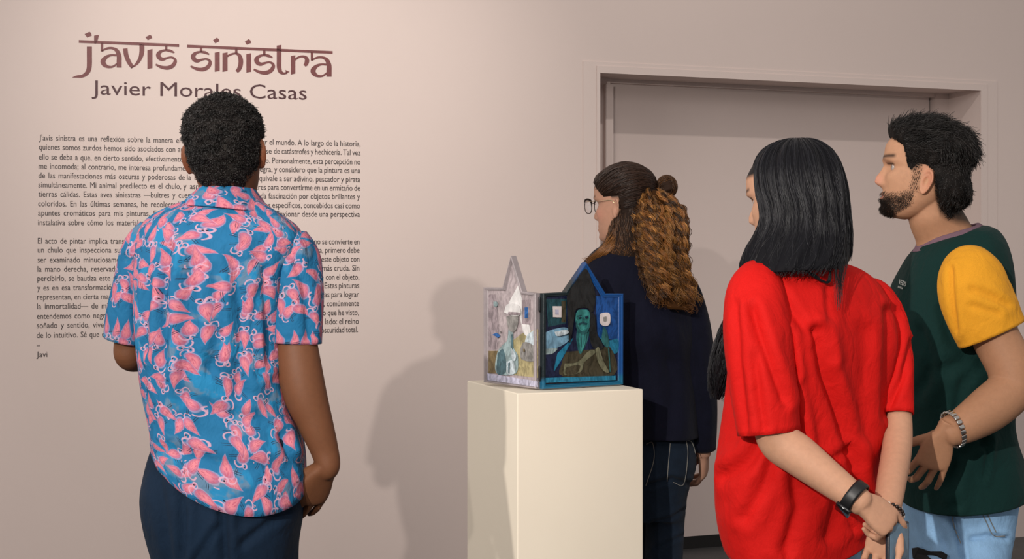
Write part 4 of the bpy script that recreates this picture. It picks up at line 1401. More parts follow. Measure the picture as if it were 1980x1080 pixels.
CB = np.array((.40, .215, .145))
def colB(V, Nn):
    L = hB.l(V)
    c = np.repeat(CB[None], len(V), 0)
    ab = np.abs(L[:, 0])
    def put(mk, col, c): return c * (1 - mk[:, None]) + np.array(col) * mk[:, None]
    c = put(.5 * ga3(np.stack([ab, L[:, 1], L[:, 2]], 1), (.045, .07, -.03), (.025, .04, .02)), (.62, .26, .19), c)
    lips = np.exp(-((L[:, 2] + .0745) / .0075) ** 2) * (np.abs(L[:, 0]) < .025) * (L[:, 1] > .07)
    c = put(.8 * lips, (.42, .14, .12), c)
    brow = np.exp(-((L[:, 2] - .024 - .1 * (ab - .03)) / .004) ** 2) * np.clip((ab - .012) / .005, 0, 1) * np.clip((.058 - ab) / .006, 0, 1) * (L[:, 1] > .05)
    c = put(.8 * brow, (.07, .035, .02), c)
    lash = np.exp(-((L[:, 2] - .0085) / .002) ** 2) * np.clip((ab - .016) / .004, 0, 1) * np.clip((.05 - ab) / .006, 0, 1) * (L[:, 1] > .055)
    c = put(.8 * lash, (.03, .015, .012), c)
    sc = np.clip((L[:, 2] - np.where(L[:, 1] > .0, .045 - .5 * (L[:, 1] - .08), .01)) / .01, 0, 1) * (L[:, 2] < .2) * (L[:, 1] < .085)
    sc = np.where((L[:, 1] < -.03) & (L[:, 2] > -.1), 1, sc)
    return put(sc, (.02, .012, .008), c)
handB = hand(P(1360, 872, dB + .02), (.01, .05, -.095), (.95, -.35, .05), thumb_sign=-1, s=.92, curls=((25, 35, 20), (30, 38, 22), (34, 40, 24), (38, 42, 25)), thumb=(28, 18, 14, 14))
armB = limb([P(1304, 535, dB), P(1342, 650, dB - .02), P(1353, 740, dB - .02), P(1357, 810, dB), P(1359, 874, dB + .02)], [m_(22, dB), m_(24, dB), m_(24, dB), m_(21, dB), m_(16, dB)])
armBL = limb([P(1150, 535, dB + .16), P(1142, 662, dB + .2), P(1160, 690, dB + .27), P(1190, 696, dB + .36)], [m_(22, dB), m_(24, dB), m_(21, dB), m_(16, dB)])
handBL = hand(P(1192, 697, dB + .37), (.06, .06, .0), (.3, -.2, .9), thumb_sign=1, s=.92)
torsoB = closed(rings_px([(r[0] + 4, r[1] + 4, 0, r[3] + 10, r[4] - 10, r[5], r[6] - .015) for r in rowsB[1:-4]], N=50, sub=3, scale=.85))
neckB = limb([hB.w((0, -.02, -.02)), hB.w((0, -.03, -.10)), P(1204, 480, dB), P(1206, 520, dB + .01)], [.046, .052, .056, .075])
body_mesh(B, hB.parts(flare=22) + [torsoB, armB, armBL, neckB] + handB + handBL, colB)
hB.eyes(B)

# glasses: dark upper rims, wire temples
M_GLF = plain('tortoise_frame', (.018, .012, .010), .25)
M_WIRE = plain('gold_wire', (.55, .42, .26), .3, .05, metal=.9)
m, nt, b = new_mat('spectacle_lens')
b.inputs['Base Color'].default_value = (.97, .98, 1, 1); b.inputs['Transmission Weight'].default_value = 1; b.inputs['Roughness'].default_value = .02; b.inputs['IOR'].default_value = 1.08
M_LENS = m
gl = empty('glasses', hB.w((0, .1, 0))); gl.parent = B; gl.matrix_parent_inverse = Matrix.Translation(-Vector(B.location))
gl['label'] = 'round-cornered glasses with dark rims'
def lens_outline(sd):
    a = np.linspace(0, 2 * np.pi, 33)[:-1]
    e = 2.8
    x = .0255 * np.sign(np.cos(a)) * np.abs(np.cos(a)) ** (2 / e); z = .0225 * np.sign(np.sin(a)) * np.abs(np.sin(a)) ** (2 / e)
    x = x * (1 + .08 * np.sin(a))
    return np.stack([sd * .0335 + x, .112 - .18 * (np.abs(sd * .0335 + x)) ** 1.35 + 0 * z, z - .003], 1)
for sd in (1, -1):
    q = lens_outline(sd)
    qq = np.vstack([q, q[:2]])
    V, fs = closed(tube([hB.w(v) for v in qq], [.0012 + .0022 * max(0, (v[2] + .002) / .02) for v in qq], n=8, ref=hB.R[:, 1]))
    mesh_obj('rim', V, fs, M_GLF, gl)
    c_ = q.mean(0)
    Vl = np.vstack([hB.w(q + (0, .0007, 0)), hB.w(q - (0, .0007, 0))]); k = len(q)
    mesh_obj('lens', Vl, [tuple(range(k)), tuple(range(2 * k - 1, k - 1, -1))] + [(i, k + i, k + (i + 1) % k, (i + 1) % k) for i in range(k)], M_LENS, gl, smooth=False)
    V, fs = closed(tube([hB.w(v) for v in ((sd * .058, .101, .010), (sd * .0745, .082, .010), (sd * .077, .04, .008), (sd * .0785, .0, .008), (sd * .0765, -.012, -.002))], [.0011] * 5, n=8))
    mesh_obj('temple', V, fs, M_WIRE, gl)
V, fs = closed(tube([hB.w(v) for v in ((-.009, .110, .006), (0, .1125, .009), (.009, .110, .006))], [.0013] * 3, n=8))
mesh_obj('bridge', V, fs, M_GLF, gl)

# hair: smooth crown drawn back to a bun, loose auburn curls below
DKB, AUB, GOLD = np.array((.016, .0085, .0055)), np.array((.16, .062, .015)), np.array((.42, .20, .055))
L = hB.grid(90, 130)
Nn = grid_normals(L)
if np.mean(np.sum(Nn * L, -1)) < 0: Nn = -Nn
x, y, z = L[..., 0], L[..., 1], L[..., 2]
line = np.where(y > 0, .020 + .05 * np.clip((y - .03) / .05, 0, 1) + .0 * z, np.where(y < -.036, -.1, np.interp(y, [-.036, -.026], [-.1, .020])))
mkB = np.clip((z - line) / .012, 0, 1)
GcB = L + Nn * (.0095 * mkB + .0012 * waves(np.stack([x * 20, y * 20, z * 190 + y * 60], -1), (1, 1, 1), 8) * mkB)[..., None]
keep = (mkB > .05).reshape(-1)
fs = [f for f in grid_faces(*L.shape[:2]) if keep[f].all()]
used = np.unique(np.array(fs)); idx = -np.ones(L.shape[0] * L.shape[1], int); idx[used] = np.arange(len(used))
V = hB.w(GcB.reshape(-1, 3)[used])
hairB = mesh_obj('hair', V, [tuple(idx[i] for i in f) for f in fs], M_HAIRB, B, col=np.repeat(DKB[None], len(V), 0))
# strands combed back over the crown to the tie
tie = hB.l(P(1268, 367, dB - .0)[None])[0]
r_ = np.random.default_rng(12)
front = []
while len(front) < 1500:
    i, j = r_.integers(0, L.shape[0]), r_.integers(0, L.shape[1])
    if mkB[i, j] > .3 and (L[i, j, 2] > .012 if L[i, j, 1] > -.04 else L[i, j, 2] > -.02): front.append(GcB[i, j])
front = np.array(front)
t = np.linspace(0, 1, 22)[None, :, None]
S = front[:, None] * (1 - t) + (tie + r_.normal(0, .008, (len(front), 1, 3))) * t
cen = np.array((0, -.005, .015))
dirv = norm(S - cen)
def surf_r(dirs):
    """radius of the hair cap along directions from cen (nearest cap vertex by angle)"""
    Q = GcB.reshape(-1, 3)[(mkB.reshape(-1) > .2)] - cen
    rq = np.linalg.norm(Q, axis=1); Qn = Q / rq[:, None]
    Qs, rs = Qn[::4], rq[::4]
    sh = dirs.shape[:-1]
    out = np.empty(int(np.prod(sh)))
    fl_ = dirs.reshape(-1, 3)
    for k in range(0, len(fl_), 4000):
        out[k:k + 4000] = rs[np.argmax(fl_[k:k + 4000] @ Qs.T, 1)]
    return out.reshape(sh)
rad = surf_r(dirv)
rad = np.where(t[..., 0] > .92, np.linalg.norm(S - cen, axis=2), rad + .0006 + r_.uniform(0, .0025, (len(front), 1)))
rad = (np.roll(rad, 1, 1) + rad + np.roll(rad, -1, 1)) / 3
rad[:, 0] = rad[:, 1]; rad[:, -1] = rad[:, -2]
S = cen + dirv * rad[..., None]
cc = DKB * r_.uniform(.7, 2.6, (len(S), 1)) * np.array((1.15, 1, .9))
V, fs, col = strands_mesh(hB.w(S), .0009, .0006, cc)
mesh_obj('hair_strands', V, fs, M_HAIR, hairB, col=col)
# bun
bc = P(1289, 361, dB + .0)
th = np.linspace(0, math.pi, 26)[:, None]; a = np.linspace(0, 2 * np.pi, 50, endpoint=False)[None, :]
Gb = np.stack([np.sin(th) * np.cos(a), np.sin(th) * np.sin(a), np.cos(th) + 0 * a], -1)
Gb = Gb * (1 + .07 * np.sin(3 * a + 7 * th)[..., None] + .05 * np.sin(9 * th + 2 * a)[..., None]) * np.array((m_(19, dB), m_(19, dB), m_(21, dB)))
V, fs = closed(Gb)
bun = mesh_obj('hair_bun', V + bc, fs, M_HAIRB, hairB, col=np.repeat((DKB * 1.8)[None], len(V), 0))
ns = 260
ph = r_.uniform(0, 6.28, ns)[:, None]; t = np.linspace(0, 1, 26)[None, :]
tilt = r_.uniform(-1, 1, ns)[:, None]
ang = ph + t * 4.2
lat = tilt * .9 + .25 * np.sin(ang * 2 + ph)
S = np.stack([np.cos(lat) * np.cos(ang), np.sin(lat) + 0 * ang, np.cos(lat) * np.sin(ang)], -1) * np.array((m_(20, dB), m_(20, dB), m_(22, dB))) * r_.uniform(.96, 1.06, (ns, 1, 1))
V, fs, col = strands_mesh(S + bc, .0010, .0005, (DKB * .6 + AUB * .35) * r_.uniform(.4, 1.8, (ns, 1)))
mesh_obj('hair_strands', V, fs, M_HAIR, bun, col=col)
V, fs = closed(tube([P(1258, 366, dB), P(1276, 364, dB)], [m_(12, dB), m_(10, dB)], n=20))
mesh_obj('hair_tie', V, fs, M_BLACKC, hairB)
# dark hair by the neck
GN = rings_px(rows([(372, 1182, 1262, .045), (400, 1188, 1268, .060), (430, 1180, 1266, .068), (460, 1172, 1262, .07), (484, 1164, 1262, .072), (500, 1160, 1262, .07)], dB - .025), N=80, sub=5, e=2.2)
V, fs = closed(GN)
neckhair = mesh_obj('hair_base', V, fs, M_HAIRB, hairB, col=np.repeat((DKB)[None], len(V), 0))
S = hull_strands(GN, 1500, 26, (0, .35), (.75, 1.0), cols=(0, 80), wander=3.0, off=(.000, .010), curl=.004, pitch=.05, seed=21)
tt = np.linspace(0, 1, 26)[None, :, None]
cc = (DKB * 1.6 * (1 - tt) + AUB * .8 * tt) * r_.uniform(.5, 1.8, (len(S), 1, 1))
V, fs, col = strands_mesh(S, .0009, .0005, cc)
mesh_obj('hair_strands', V, fs, M_HAIR, neckhair, col=col)
# wisps to the front of the shoulder
k = 260
u0 = r_.uniform(0, 1, k)
S = []
for q in range(k):
    a0 = P(1180 + 22 * u0[q], 448 + 26 * r_.random(), dB - .08 + .03 * r_.random())
    mid = P(1160 + 22 * u0[q], 478 + 6 * r_.random(), dB - .085)
    e0 = P(1133 + 26 * u0[q] + r_.normal(0, 4), 500 + 10 * r_.random(), dB - .06)
    S.append(cr(np.array([a0, mid, e0]), 10))
S = np.array(S)
S = S + .0022 * np.stack([np.sin(np.linspace(0, 9, 21)[None] + r_.uniform(0, 6, (k, 1))), 0 * S[..., 1], np.cos(np.linspace(0, 9, 21)[None] + r_.uniform(0, 6, (k, 1)))], -1)
V, fs, col = strands_mesh(S, .0008, .0004, (AUB * .9 + GOLD * .1) * r_.uniform(.5, 1.5, (k, 1)))
mesh_obj('hair_strands', V, fs, M_HAIR, neckhair, col=col)
# the curly fall
dC = dB - .10
GF = rings_px([(366, 366, 0, 1244, 1272, dC + .05, .020), (384, 384, 0, 1238, 1296, dC + .03, .035), (410, 410, 0, 1234, 1318, dC + .01, .050), (450, 450, 0, 1234, 1324, dC - .03, .055), (490, 490, 0, 1240, 1322, dC - .05, .055),
               (530, 530, 0, 1250, 1328, dC - .065, .05), (565, 565, 0, 1262, 1340, dC - .07, .042), (596, 600, 0, 1276, 1352, dC - .07, .028)], N=90, sub=6, e=2.1)
V, fs = closed(GF * .0 + GF.mean(1, keepdims=True) + (GF - GF.mean(1, keepdims=True)) * .62)
fall = mesh_obj('hair_base', V, fs, M_HAIRB, hairB, col=np.repeat((AUB * .28)[None], len(V), 0))
nr_, nc_ = 150, 16
Sc = hull_strands(GF, nr_, 90, (0, .35), (.80, 1.0), wander=2.2, off=(-.010, .004), curl=.0075, pitch=.046, seed=31)
ends = r_.uniform(.62, 1.0, nr_)
ti = np.linspace(0, 1, 90)
Sc = np.stack([np.stack([np.interp(ti * ends[q], ti, Sc[q, :, k_]) for k_ in range(3)], 1) for q in range(nr_)])
Sc[:, :, 2] -= (r_.uniform(0, .02, (nr_, 1)) * ti[None] ** 2)
off_ = r_.normal(0, 1, (nr_, nc_, 1, 3)) * .0024
spread_ = (1 + 1.2 * ti ** 2)[None, None, :, None]
fr_ = np.stack([np.sin(ti[None] * r_.uniform(14, 40, (nr_ * nc_, 1)) + r_.uniform(0, 6, (nr_ * nc_, 1))) for _ in range(3)], -1).reshape(nr_, nc_, 90, 3) * .0013
S = (Sc[:, None] + off_ * spread_ + fr_).reshape(nr_ * nc_, 90, 3)
tone = np.repeat(r_.uniform(.25, 1.0, (nr_, 1)) ** 1.4 * 1.9, nc_, 1).reshape(-1, 1, 1) * r_.uniform(.6, 1.4, (nr_ * nc_, 1, 1))
gold = np.repeat(r_.random((nr_, 1)) > .62, nc_, 1).reshape(-1, 1, 1) * r_.uniform(.2, .9, (nr_ * nc_, 1, 1))
tt = ti[None, :, None]
cc = (AUB * (1 - gold) + GOLD * gold) * tone * (1 - .25 * tt)
V, fs, col = strands_mesh(S, .0009, .0006, cc)
mesh_obj('hair_strands', V, fs, M_HAIR, fall, col=col)
# flyaways
S = hull_strands(GF, 420, 50, (0, .6), (.5, 1.05), wander=4.0, off=(.002, .016), curl=.013, pitch=.05, seed=35, lift=.008)
V, fs, col = strands_mesh(S, .0004, .0003, AUB * 1.4 * r_.uniform(.6, 1.4, (len(S), 1)))
mesh_obj('hair_strands', V, fs, M_HAIR, fall, col=col)
# ------------------------------------------------------------------ person in the red shirt
M_RED = cloth('red_satin_cotton', (.62, .012, .010), .08, .72, .0, .2, scale=6, spec=.08, crumple=.5)
M_DENIML = cloth('light_denim', (.24, .37, .52), .25, .85, .2, .6, scale=14)
dC_ = 3.3
R_ = empty('person', (P(1545, 800, dC_)[0], dC_, 0))
tag(R_, 'person with long straight black hair in a bright red shirt, hands clasped behind the back', 'person', 'gallery visitors')
hC = Head(P(1523, 383, dC_), yaw=51, pitch=-8, roll=-2, scale=.97, nose=.9)
d = dC_
rowsC = [
 (506, 506, 0, 1500, 1622, d - .01, .060), (515, 514, 0, 1474, 1648, d - .01, .085), (526, 524, 0, 1450, 1672, d - .01, .105), (544, 542, 0, 1428, 1698, d, .128), (572, 570, 0, 1412, 1718, d, .145),
 (610, 608, 0, 1404, 1732, d, .155), (660, 660, 0, 1402, 1738, d, .158), (710, 710, 0, 1403, 1734, d, .155), (770, 770, 0, 1397, 1726, d, .152), (840, 840, 0, 1386, 1720, d, .152),
 (900, 900, 0, 1377, 1713, d, .155), (960, 955, 4, 1376, 1702, d, .158), (1010, 990, 12, 1382, 1690, d, .158), (1046, 1022, 24, 1392, 1690, d, .155), (1060, 1034, 30, 1398, 1690, d, .153)]
G = rings_px(rowsC, N=170, sub=7, e=2.7, rot=36, ratio=.60)
crC = [([(1578, 640), (1592, 720), (1618, 790), (1645, 880), (1668, 1000)], 11, .020), ([(1520, 650), (1524, 740), (1545, 840), (1548, 900)], 10, .017), ([(1600, 560), (1606, 640), (1608, 690)], 7, .006),
       ([(1455, 545), (1490, 610), (1515, 660), (1530, 720)], 9, .014), ([(1490, 540), (1530, 600), (1560, 640)], 9, .007), ([(1715, 600), (1712, 700), (1706, 800)], 9, .012),
       ([(1400, 920), (1450, 890), (1470, 860)], 12, .016), ([(1440, 1000), (1480, 930), (1495, 880)], 12, .010), ([(1520, 1060), (1545, 980), (1535, 920)], 13, .011), ([(1590, 900), (1620, 880), (1640, 862)], 7, .008),
       ([(1600, 1040), (1620, 960), (1610, 920)], 12, .009), ([(1650, 930), (1640, 980), (1650, 1020)], 8, .009), ([(1670, 640), (1665, 760), (1668, 840)], 14, .007)]
garment('shirt', G, M_RED, R_, fold=.0065, seed=51, fu=(17, 5), creases=crC, keep_top=5)
GS = tube([P(1470, 535, d - .09), P(1462, 575, d - .14), P(1464, 640, d - .165), P(1472, 730, d - .18), P(1485, 836, d - .19)], [m_(40, d), m_(58, d), m_(66, d), m_(64, d), m_(60, d)], n=110, sub=9, ref=(1, 0, 0), caps=False)
garment('sleeve', GS, M_RED, R_, fold=.006, seed=61, fu=(9, 7), creases=[([(1425, 590), (1430, 700), (1445, 830)], 8, .008), ([(1455, 600), (1480, 680), (1515, 770)], 10, .012), ([(1460, 690), (1470, 780), (1478, 830)], 8, .005), ([(1430, 822), (1480, 828), (1545, 816)], 3, .003)])
GS = tube([P(1660, 556, d + .06), P(1692, 578, d + .085), P(1721, 640, d + .08), P(1735, 725, d + .05), P(1738, 801, d + .02)], [m_(16, d), m_(38, d), m_(39, d), m_(33, d), m_(30, d)], n=80, sub=9, ref=(1, 0, 0), caps=False)
garment('sleeve', GS, M_RED, R_, fold=.005, seed=63, fu=(7, 8), creases=[([(1722, 780), (1745, 730), (1758, 660)], 6, .010), ([(1735, 600), (1738, 680)], 7, .006)])
hipC = [(1030, 1420, 1665, .115), (1080, 1412, 1668, .128), (1130, 1414, 1664, .125), (1180, 1425, 1655, .115)]
trousers(R_, hipC, [([P(1482, 1120, d), P(1482, 1300, d), P(1485, 1500, d), P(1485, 1690, d)], [m_(62, d), m_(56, d), m_(48, d), m_(44, d)]),
                    ([P(1598, 1120, d), P(1596, 1300, d), P(1590, 1500, d), P(1588, 1690, d)], [m_(62, d), m_(56, d), m_(48, d), m_(44, d)])], M_DENIML, d, .12, voxel=.007, name='jeans', rot=36)
for k in range(2):
    shoe(R_, P(1485 + 103 * k, 0, d)[0], d + .03, 30 - 10 * k, M_SHOE)

CC_ = np.array((.56, .305, .195))
def colC(V, Nn):
    L = hC.l(V)
    c = np.repeat(CC_[None], len(V), 0)
    ab = np.abs(L[:, 0])
    def put(mk, col, c): return c * (1 - mk[:, None]) + np.array(col) * mk[:, None]
    brow = np.exp(-((L[:, 2] - .025 - .12 * (ab - .03)) / .0042) ** 2) * np.clip((ab - .012) / .005, 0, 1) * np.clip((.06 - ab) / .006, 0, 1) * (L[:, 1] > .045)
    c = put(.9 * brow, (.025, .015, .012), c)
    lash = np.exp(-((L[:, 2] - .0075) / .003) ** 2) * np.clip((ab - .014) / .004, 0, 1) * np.clip((.054 - ab) / .006, 0, 1) * (L[:, 1] > .05)
    c = put(.9 * lash, (.012, .008, .008), c)
    lips = np.exp(-((L[:, 2] + .0745) / .0075) ** 2) * (np.abs(L[:, 0]) < .025) * (L[:, 1] > .07)
    c = put(.8 * lips, (.45, .12, .11), c)
    sc = np.clip((L[:, 2] - .05) / .012, 0, 1) * (L[:, 2] < .2)
    sc = np.where((L[:, 1] < .0) & (L[:, 2] > -.11) & (L[:, 2] < .2), 1, sc)
    c = put(sc, (.008, .007, .008), c)
    elb = np.exp(-np.sum(((V - P(1497, 855, d - .25)) / .022) ** 2, 1))
    return put(.55 * elb, (.36, .19, .11), c)
wl = P(1664, 970, d - .30)
armCL = limb([P(1470, 560, d - .13), P(1478, 700, d - .18), P(1493, 800, d - .205), P(1506, 850, d - .215), P(1545, 880, d - .235), P(1600, 922, d - .265), wl], [m_(42, d), m_(40, d), m_(37, d), m_(38, d), m_(37, d), m_(31, d), (m_(24, d), m_(20, d))])
armCR = limb([P(1690, 580, d + .085), P(1728, 680, d + .07), P(1738, 795, d + .022), P(1735, 860, d - .03), P(1724, 930, d - .13), P(1714, 992, d - .23)], [m_(28, d), m_(25, d), m_(24.5, d), m_(28, d), m_(27, d), (m_(24, d), m_(19, d))])
handCL = hand(wl, (.074, .016, -.052), (.22, -.80, .42), thumb_sign=-1, s=.90, curls=((20, 14, 8), (66, 75, 45), (70, 75, 45), (72, 75, 45)), spread=(-4, 0, -3, -6), thumb=(24, 12, 6, 8))
wr = P(1714, 995, d - .23)
handCR = hand(wr, (-.010, -.006, -.09), (.30, .75, .0), thumb_sign=1, s=.92, curls=((28, 22, 14), (34, 28, 18), (36, 30, 20), (38, 32, 22)), thumb=(24, 30, 10, 14))
torsoC = closed(rings_px([(r[0] + 5, r[1] + 5, 0, r[3] + 22, r[4] - 22, r[5], r[6] - .022) for r in rowsC[1:-1]], N=56, sub=3, e=2.4, rot=36, ratio=.55, scale=.9))
neckC = limb([hC.w((0, -.02, -.02)), hC.w((0, -.03, -.09)), P(1552, 490, d - .01), P(1558, 530, d - .0)], [.045, .050, .052, .07])
body_mesh(R_, hC.parts(flare=18) + [torsoC, armCL, armCR, neckC] + handCL + handCR, colC, voxel=.0024)
hC.eyes(R_)

# long straight hair
INK = np.array((.0065, .0065, .0085))
dh = d - .030
rowsH = [(267, 267, 0, 1530, 1554, dh + .03, .012), (272, 271, 0, 1508, 1576, dh + .03, .040), (283, 282, 0, 1486, 1596, dh + .025, .068), (302, 300, 0, 1468, 1614, dh + .02, .094), (330, 328, 0, 1458, 1626, dh + .008, .107), (366, 365, 0, 1460, 1634, dh - .004, .108),
         (396, 396, 0, 1468, 1637, dh - .012, .106), (424, 424, 0, 1470, 1640, dh - .016, .104), (450, 452, 0, 1462, 1643, dh - .02, .106), (474, 476, 0, 1449, 1641, dh - .02, .118), (496, 492, 0, 1439, 1636, dh - .02, .128), (514, 502, 4, 1434, 1622, dh - .022, .134), (524, 508, 6, 1436, 1606, dh - .022, .134)]
GH = rings_px(rowsH, N=140, sub=6, e=2.15)
Nh = grid_normals(GH)
cen = GH.mean(1, keepdims=True)
if np.mean(np.sum((GH - cen) * Nh, -1)) < 0: Nh = -Nh
aa = np.linspace(0, 2 * np.pi, 140, endpoint=False)[None, :]
vv = np.linspace(0, 1, GH.shape[0])[:, None]
gro = .0022 * np.sin(aa * 23 + 3 * vv) + .0016 * np.sin(aa * 41 - 5 * vv + 1) + .0028 * np.sin(aa * 9 + 6 * vv)
GH2 = GH + Nh * (gro * np.clip(vv * 5, 0, 1))[..., None]
V, fs = closed(GH2)
hairC = mesh_obj('hair', V, fs, M_HAIRB, R_, col=np.repeat((INK)[None], len(V), 0))
r_ = np.random.default_rng(77)
S = hull_strands(GH2, 6000, 30, (0.0, .45), (.78, 1.0), wander=3.4, off=(-.0005, .006), curl=0, seed=71, flow=3.0)
S[:, :, 2] -= (r_.uniform(0, 1, (len(S), 1)) ** 2 * .02) * np.linspace(0, 1, 30)[None] ** 3
V, fs, col = strands_mesh(S, .0008, .0004, INK * r_.uniform(.4, 2.6, (len(S), 1)))
mesh_obj('hair_strands', V, fs, M_HAIR, hairC, col=col)
S = hull_strands(GH2, 240, 30, (.0, .6), (.8, 1.0), wander=4.5, off=(.002, .012), curl=.002, pitch=.12, seed=72, lift=.008)
V, fs, col = strands_mesh(S, .0005, .0003, INK * 1.2 * np.ones((len(S), 1)))
mesh_obj('hair_strands', V, fs, M_HAIR, hairC, col=col)
# lock falling in front of the far shoulder, its ends showing left of the sleeve
GL = tube([P(1470, 470, d - .0), P(1464, 520, d + .08), P(1452, 580, d + .15), P(1424, 640, d + .18), P(1402, 695, d + .185), P(1392, 740, d + .185), P(1386, 772, d + .185)], [(m_(18, d), .03), (m_(20, d), .035), (m_(24, d), .035), (m_(28, d), .03), (m_(26, d), .028), (m_(20, d), .02), (m_(8, d), .008)], n=40, sub=6, ref=(1, 0, 0), caps=False)
V, fs = closed(GL.mean(1, keepdims=True) + (GL - GL.mean(1, keepdims=True)) * .72)
lock = mesh_obj('hair_lock', V, fs, M_HAIRB, hairC, col=np.repeat(INK[None], len(V), 0))
S = hull_strands(GL, 900, 40, (0, .3), (.72, 1.0), wander=1.8, off=(-.008, .006), curl=.003, pitch=.11, seed=73)
V, fs, col = strands_mesh(S, .0008, .0004, INK * r_.uniform(.5, 2.0, (len(S), 1)))
mesh_obj('hair_strands', V, fs, M_HAIR, lock, col=col)
# a loose loop of hair on the back of the shirt
k = 26
S = []
for q in range(k):
    j = r_.normal(0, 1.6, 5)
    S.append(cr(np.array([P(1535 + j[0] * 3, 512 + j[1], d - .15), P(1570 + j[1], 530 + j[0], d - .15), P(1592 + j[2], 544 + j[3] * .6, d - .145), P(1603 + j[3], 540 + j[4], d - .14), P(1605 + j[4] * .8, 505 + j[2], d - .135)]), 8))
V, fs, col = strands_mesh(np.array(S), .0009, .0006, INK * np.ones((k, 1)))
mesh_obj('hair_strands', V, fs, M_HAIR, hairC, col=col)
k = 70
S = []
for q in range(k):
    x0 = r_.uniform(1612, 1636); e0 = r_.uniform(545, 600)
    S.append(cr(np.array([P(x0, 440, d - .11), P(x0 + r_.normal(0, 3), 500, d - .14), P(1622 + (x0 - 1624) * .4 + r_.normal(0, 2), e0, d - .163)]), 12))
V, fs, col = strands_mesh(np.array(S), .0006, .0003, INK * np.ones((k, 1)))
mesh_obj('hair_strands', V, fs, M_HAIR, hairC, col=col)

# watch, bead bracelets
M_RUB = plain('black_rubber', (.006, .006, .007), .45)
M_GLASSB = plain('watch_glass', (.004, .004, .005), .08)
ax = norm(wl - P(1600, 922, d - .265))
def ring_band(parent, name, c, ax, ra, rb, w, th, mat, ref, n=48):
    x = norm(np.asarray(ref) - ax * np.dot(ref, ax)); y = np.cross(ax, x)
    a = np.linspace(0, 2 * np.pi, n, endpoint=False)
    prof = [(-w / 2, 0), (-w / 2, th * .8), (-w * .3, th), (w * .3, th), (w / 2, th * .8), (w / 2, 0)]
    G = np.array([[c + ax * o + x * (ra + t_) * math.cos(q) + y * (rb + t_) * math.sin(q) for q in a] for o, t_ in prof])
    Gc = np.concatenate([G, G[:1]])
    return mesh_obj(name, Gc.reshape(-1, 3), grid_faces(len(prof) + 1, n), mat, parent)
wc = P(1651, 960, d - .293)
watch = ring_band(R_, 'watch', wc, ax, m_(29, d), m_(27, d), .024, .0035, M_RUB, (0.6, 0, .8))
watch['label'] = 'black smartwatch on the left wrist'
def obox(c, ex, ey, ez, sx, sy, sz, bev=.002):
    bm_ = bmesh.new()
    vs_ = [bm_.verts.new(c + ex * a * sx / 2 + ey * b_ * sy / 2 + ez * c_ * sz / 2) for c_ in (-1, 1) for b_ in (-1, 1) for a in (-1, 1)]
    for f in ((0, 2, 3, 1), (4, 5, 7, 6), (0, 1, 5, 4), (2, 6, 7, 3), (0, 4, 6, 2), (1, 3, 7, 5)): bm_.faces.new([vs_[i] for i in f])
    bmesh.ops.bevel(bm_, geom=list(bm_.edges), offset=bev, segments=3, profile=.5, affect='EDGES')
    bm_.verts.index_update()
    V = np.array([v.co[:] for v in bm_.verts]); fs = [tuple(v.index for v in f.verts) for f in bm_.faces]
    bm_.free()
    return V, fs
fo = norm(np.array((-.62, -.35, -.62)) - ax * np.dot((-.62, -.35, -.62), ax))
V, fs = obox(wc + fo * (m_(29, d) + .004), ax, np.cross(ax, fo), fo, .034, .030, .009, .003)
mesh_obj('watch_case', V, fs, M_GLASSB, watch)
axr = norm(P(1714, 1000, d - .23) - P(1724, 930, d - .15))
M_REDT = plain('red_cord', (.36, .02, .015), .7)
M_BEAD = plain('dark_beads', (.02, .014, .012), .2)
M_PEARL = plain('pearl_beads', (.75, .62, .52), .25)
bx = P(1712, 1001, d - .236)
ring_band(R_, 'red_bracelet', bx, axr, m_(27, d), m_(23, d), .006, .003, M_REDT, (1, 0, 0))['label'] = 'red cord bracelet'
bc2 = P(1714, 991, d - .228)
x = norm(np.array((1, 0, 0)) - axr * axr[0]); y = np.cross(axr, x)
parts, mi = [], []
bead_par = empty('bead_bracelet', bc2); bead_par.parent = R_; bead_par.matrix_parent_inverse = Matrix.Translation(-Vector(R_.location)); bead_par['label'] = 'dark bead bracelet'
th = np.linspace(.01, math.pi - .01, 9)[:, None]; a = np.linspace(0, 2 * np.pi, 12, endpoint=False)[None, :]
SPH = np.stack([np.sin(th) * np.cos(a), np.sin(th) * np.sin(a), np.cos(th) + 0 * a], -1)
for q in range(24):
    an = 2 * math.pi * q / 24
    V, fs = closed(SPH * .0042)
    mesh_obj('bead', V + bc2 + x * (m_(28, d) + .002) * math.cos(an) + y * (m_(24, d) + .002) * math.sin(an), fs, M_PEARL if q % 6 == 0 else M_BEAD, bead_par)

# telephone in the right hand
ez = norm(np.array((.62, -.78, .10)))           # screen normal
ey = norm(np.array((-.16, -.02, -1.0)) - ez * np.dot((-.16, -.02, -1.0), ez))
ex = np.cross(ey, ez)
pcn = P(1735, 1006, d - .262) + ey * .074
M_PH = plain('phone_shell', (.012, .014, .022), .3)
M_SCR = plain('phone_screen', (.10, .17, .24), .08, .5, 30)
phone = empty('phone', pcn)
tag(phone, 'dark mobile phone held in the right hand behind the red shirt', 'phone')
V, fs = obox(pcn, ex, ey, ez, .070, .148, .010, .0035)
mesh_obj('case', V, fs, M_PH, phone)
V, fs = obox(pcn + ez * .0052, ex, ey, ez, .061, .138, .0008, .0003)
mesh_obj('screen', V, fs, M_SCR, phone)
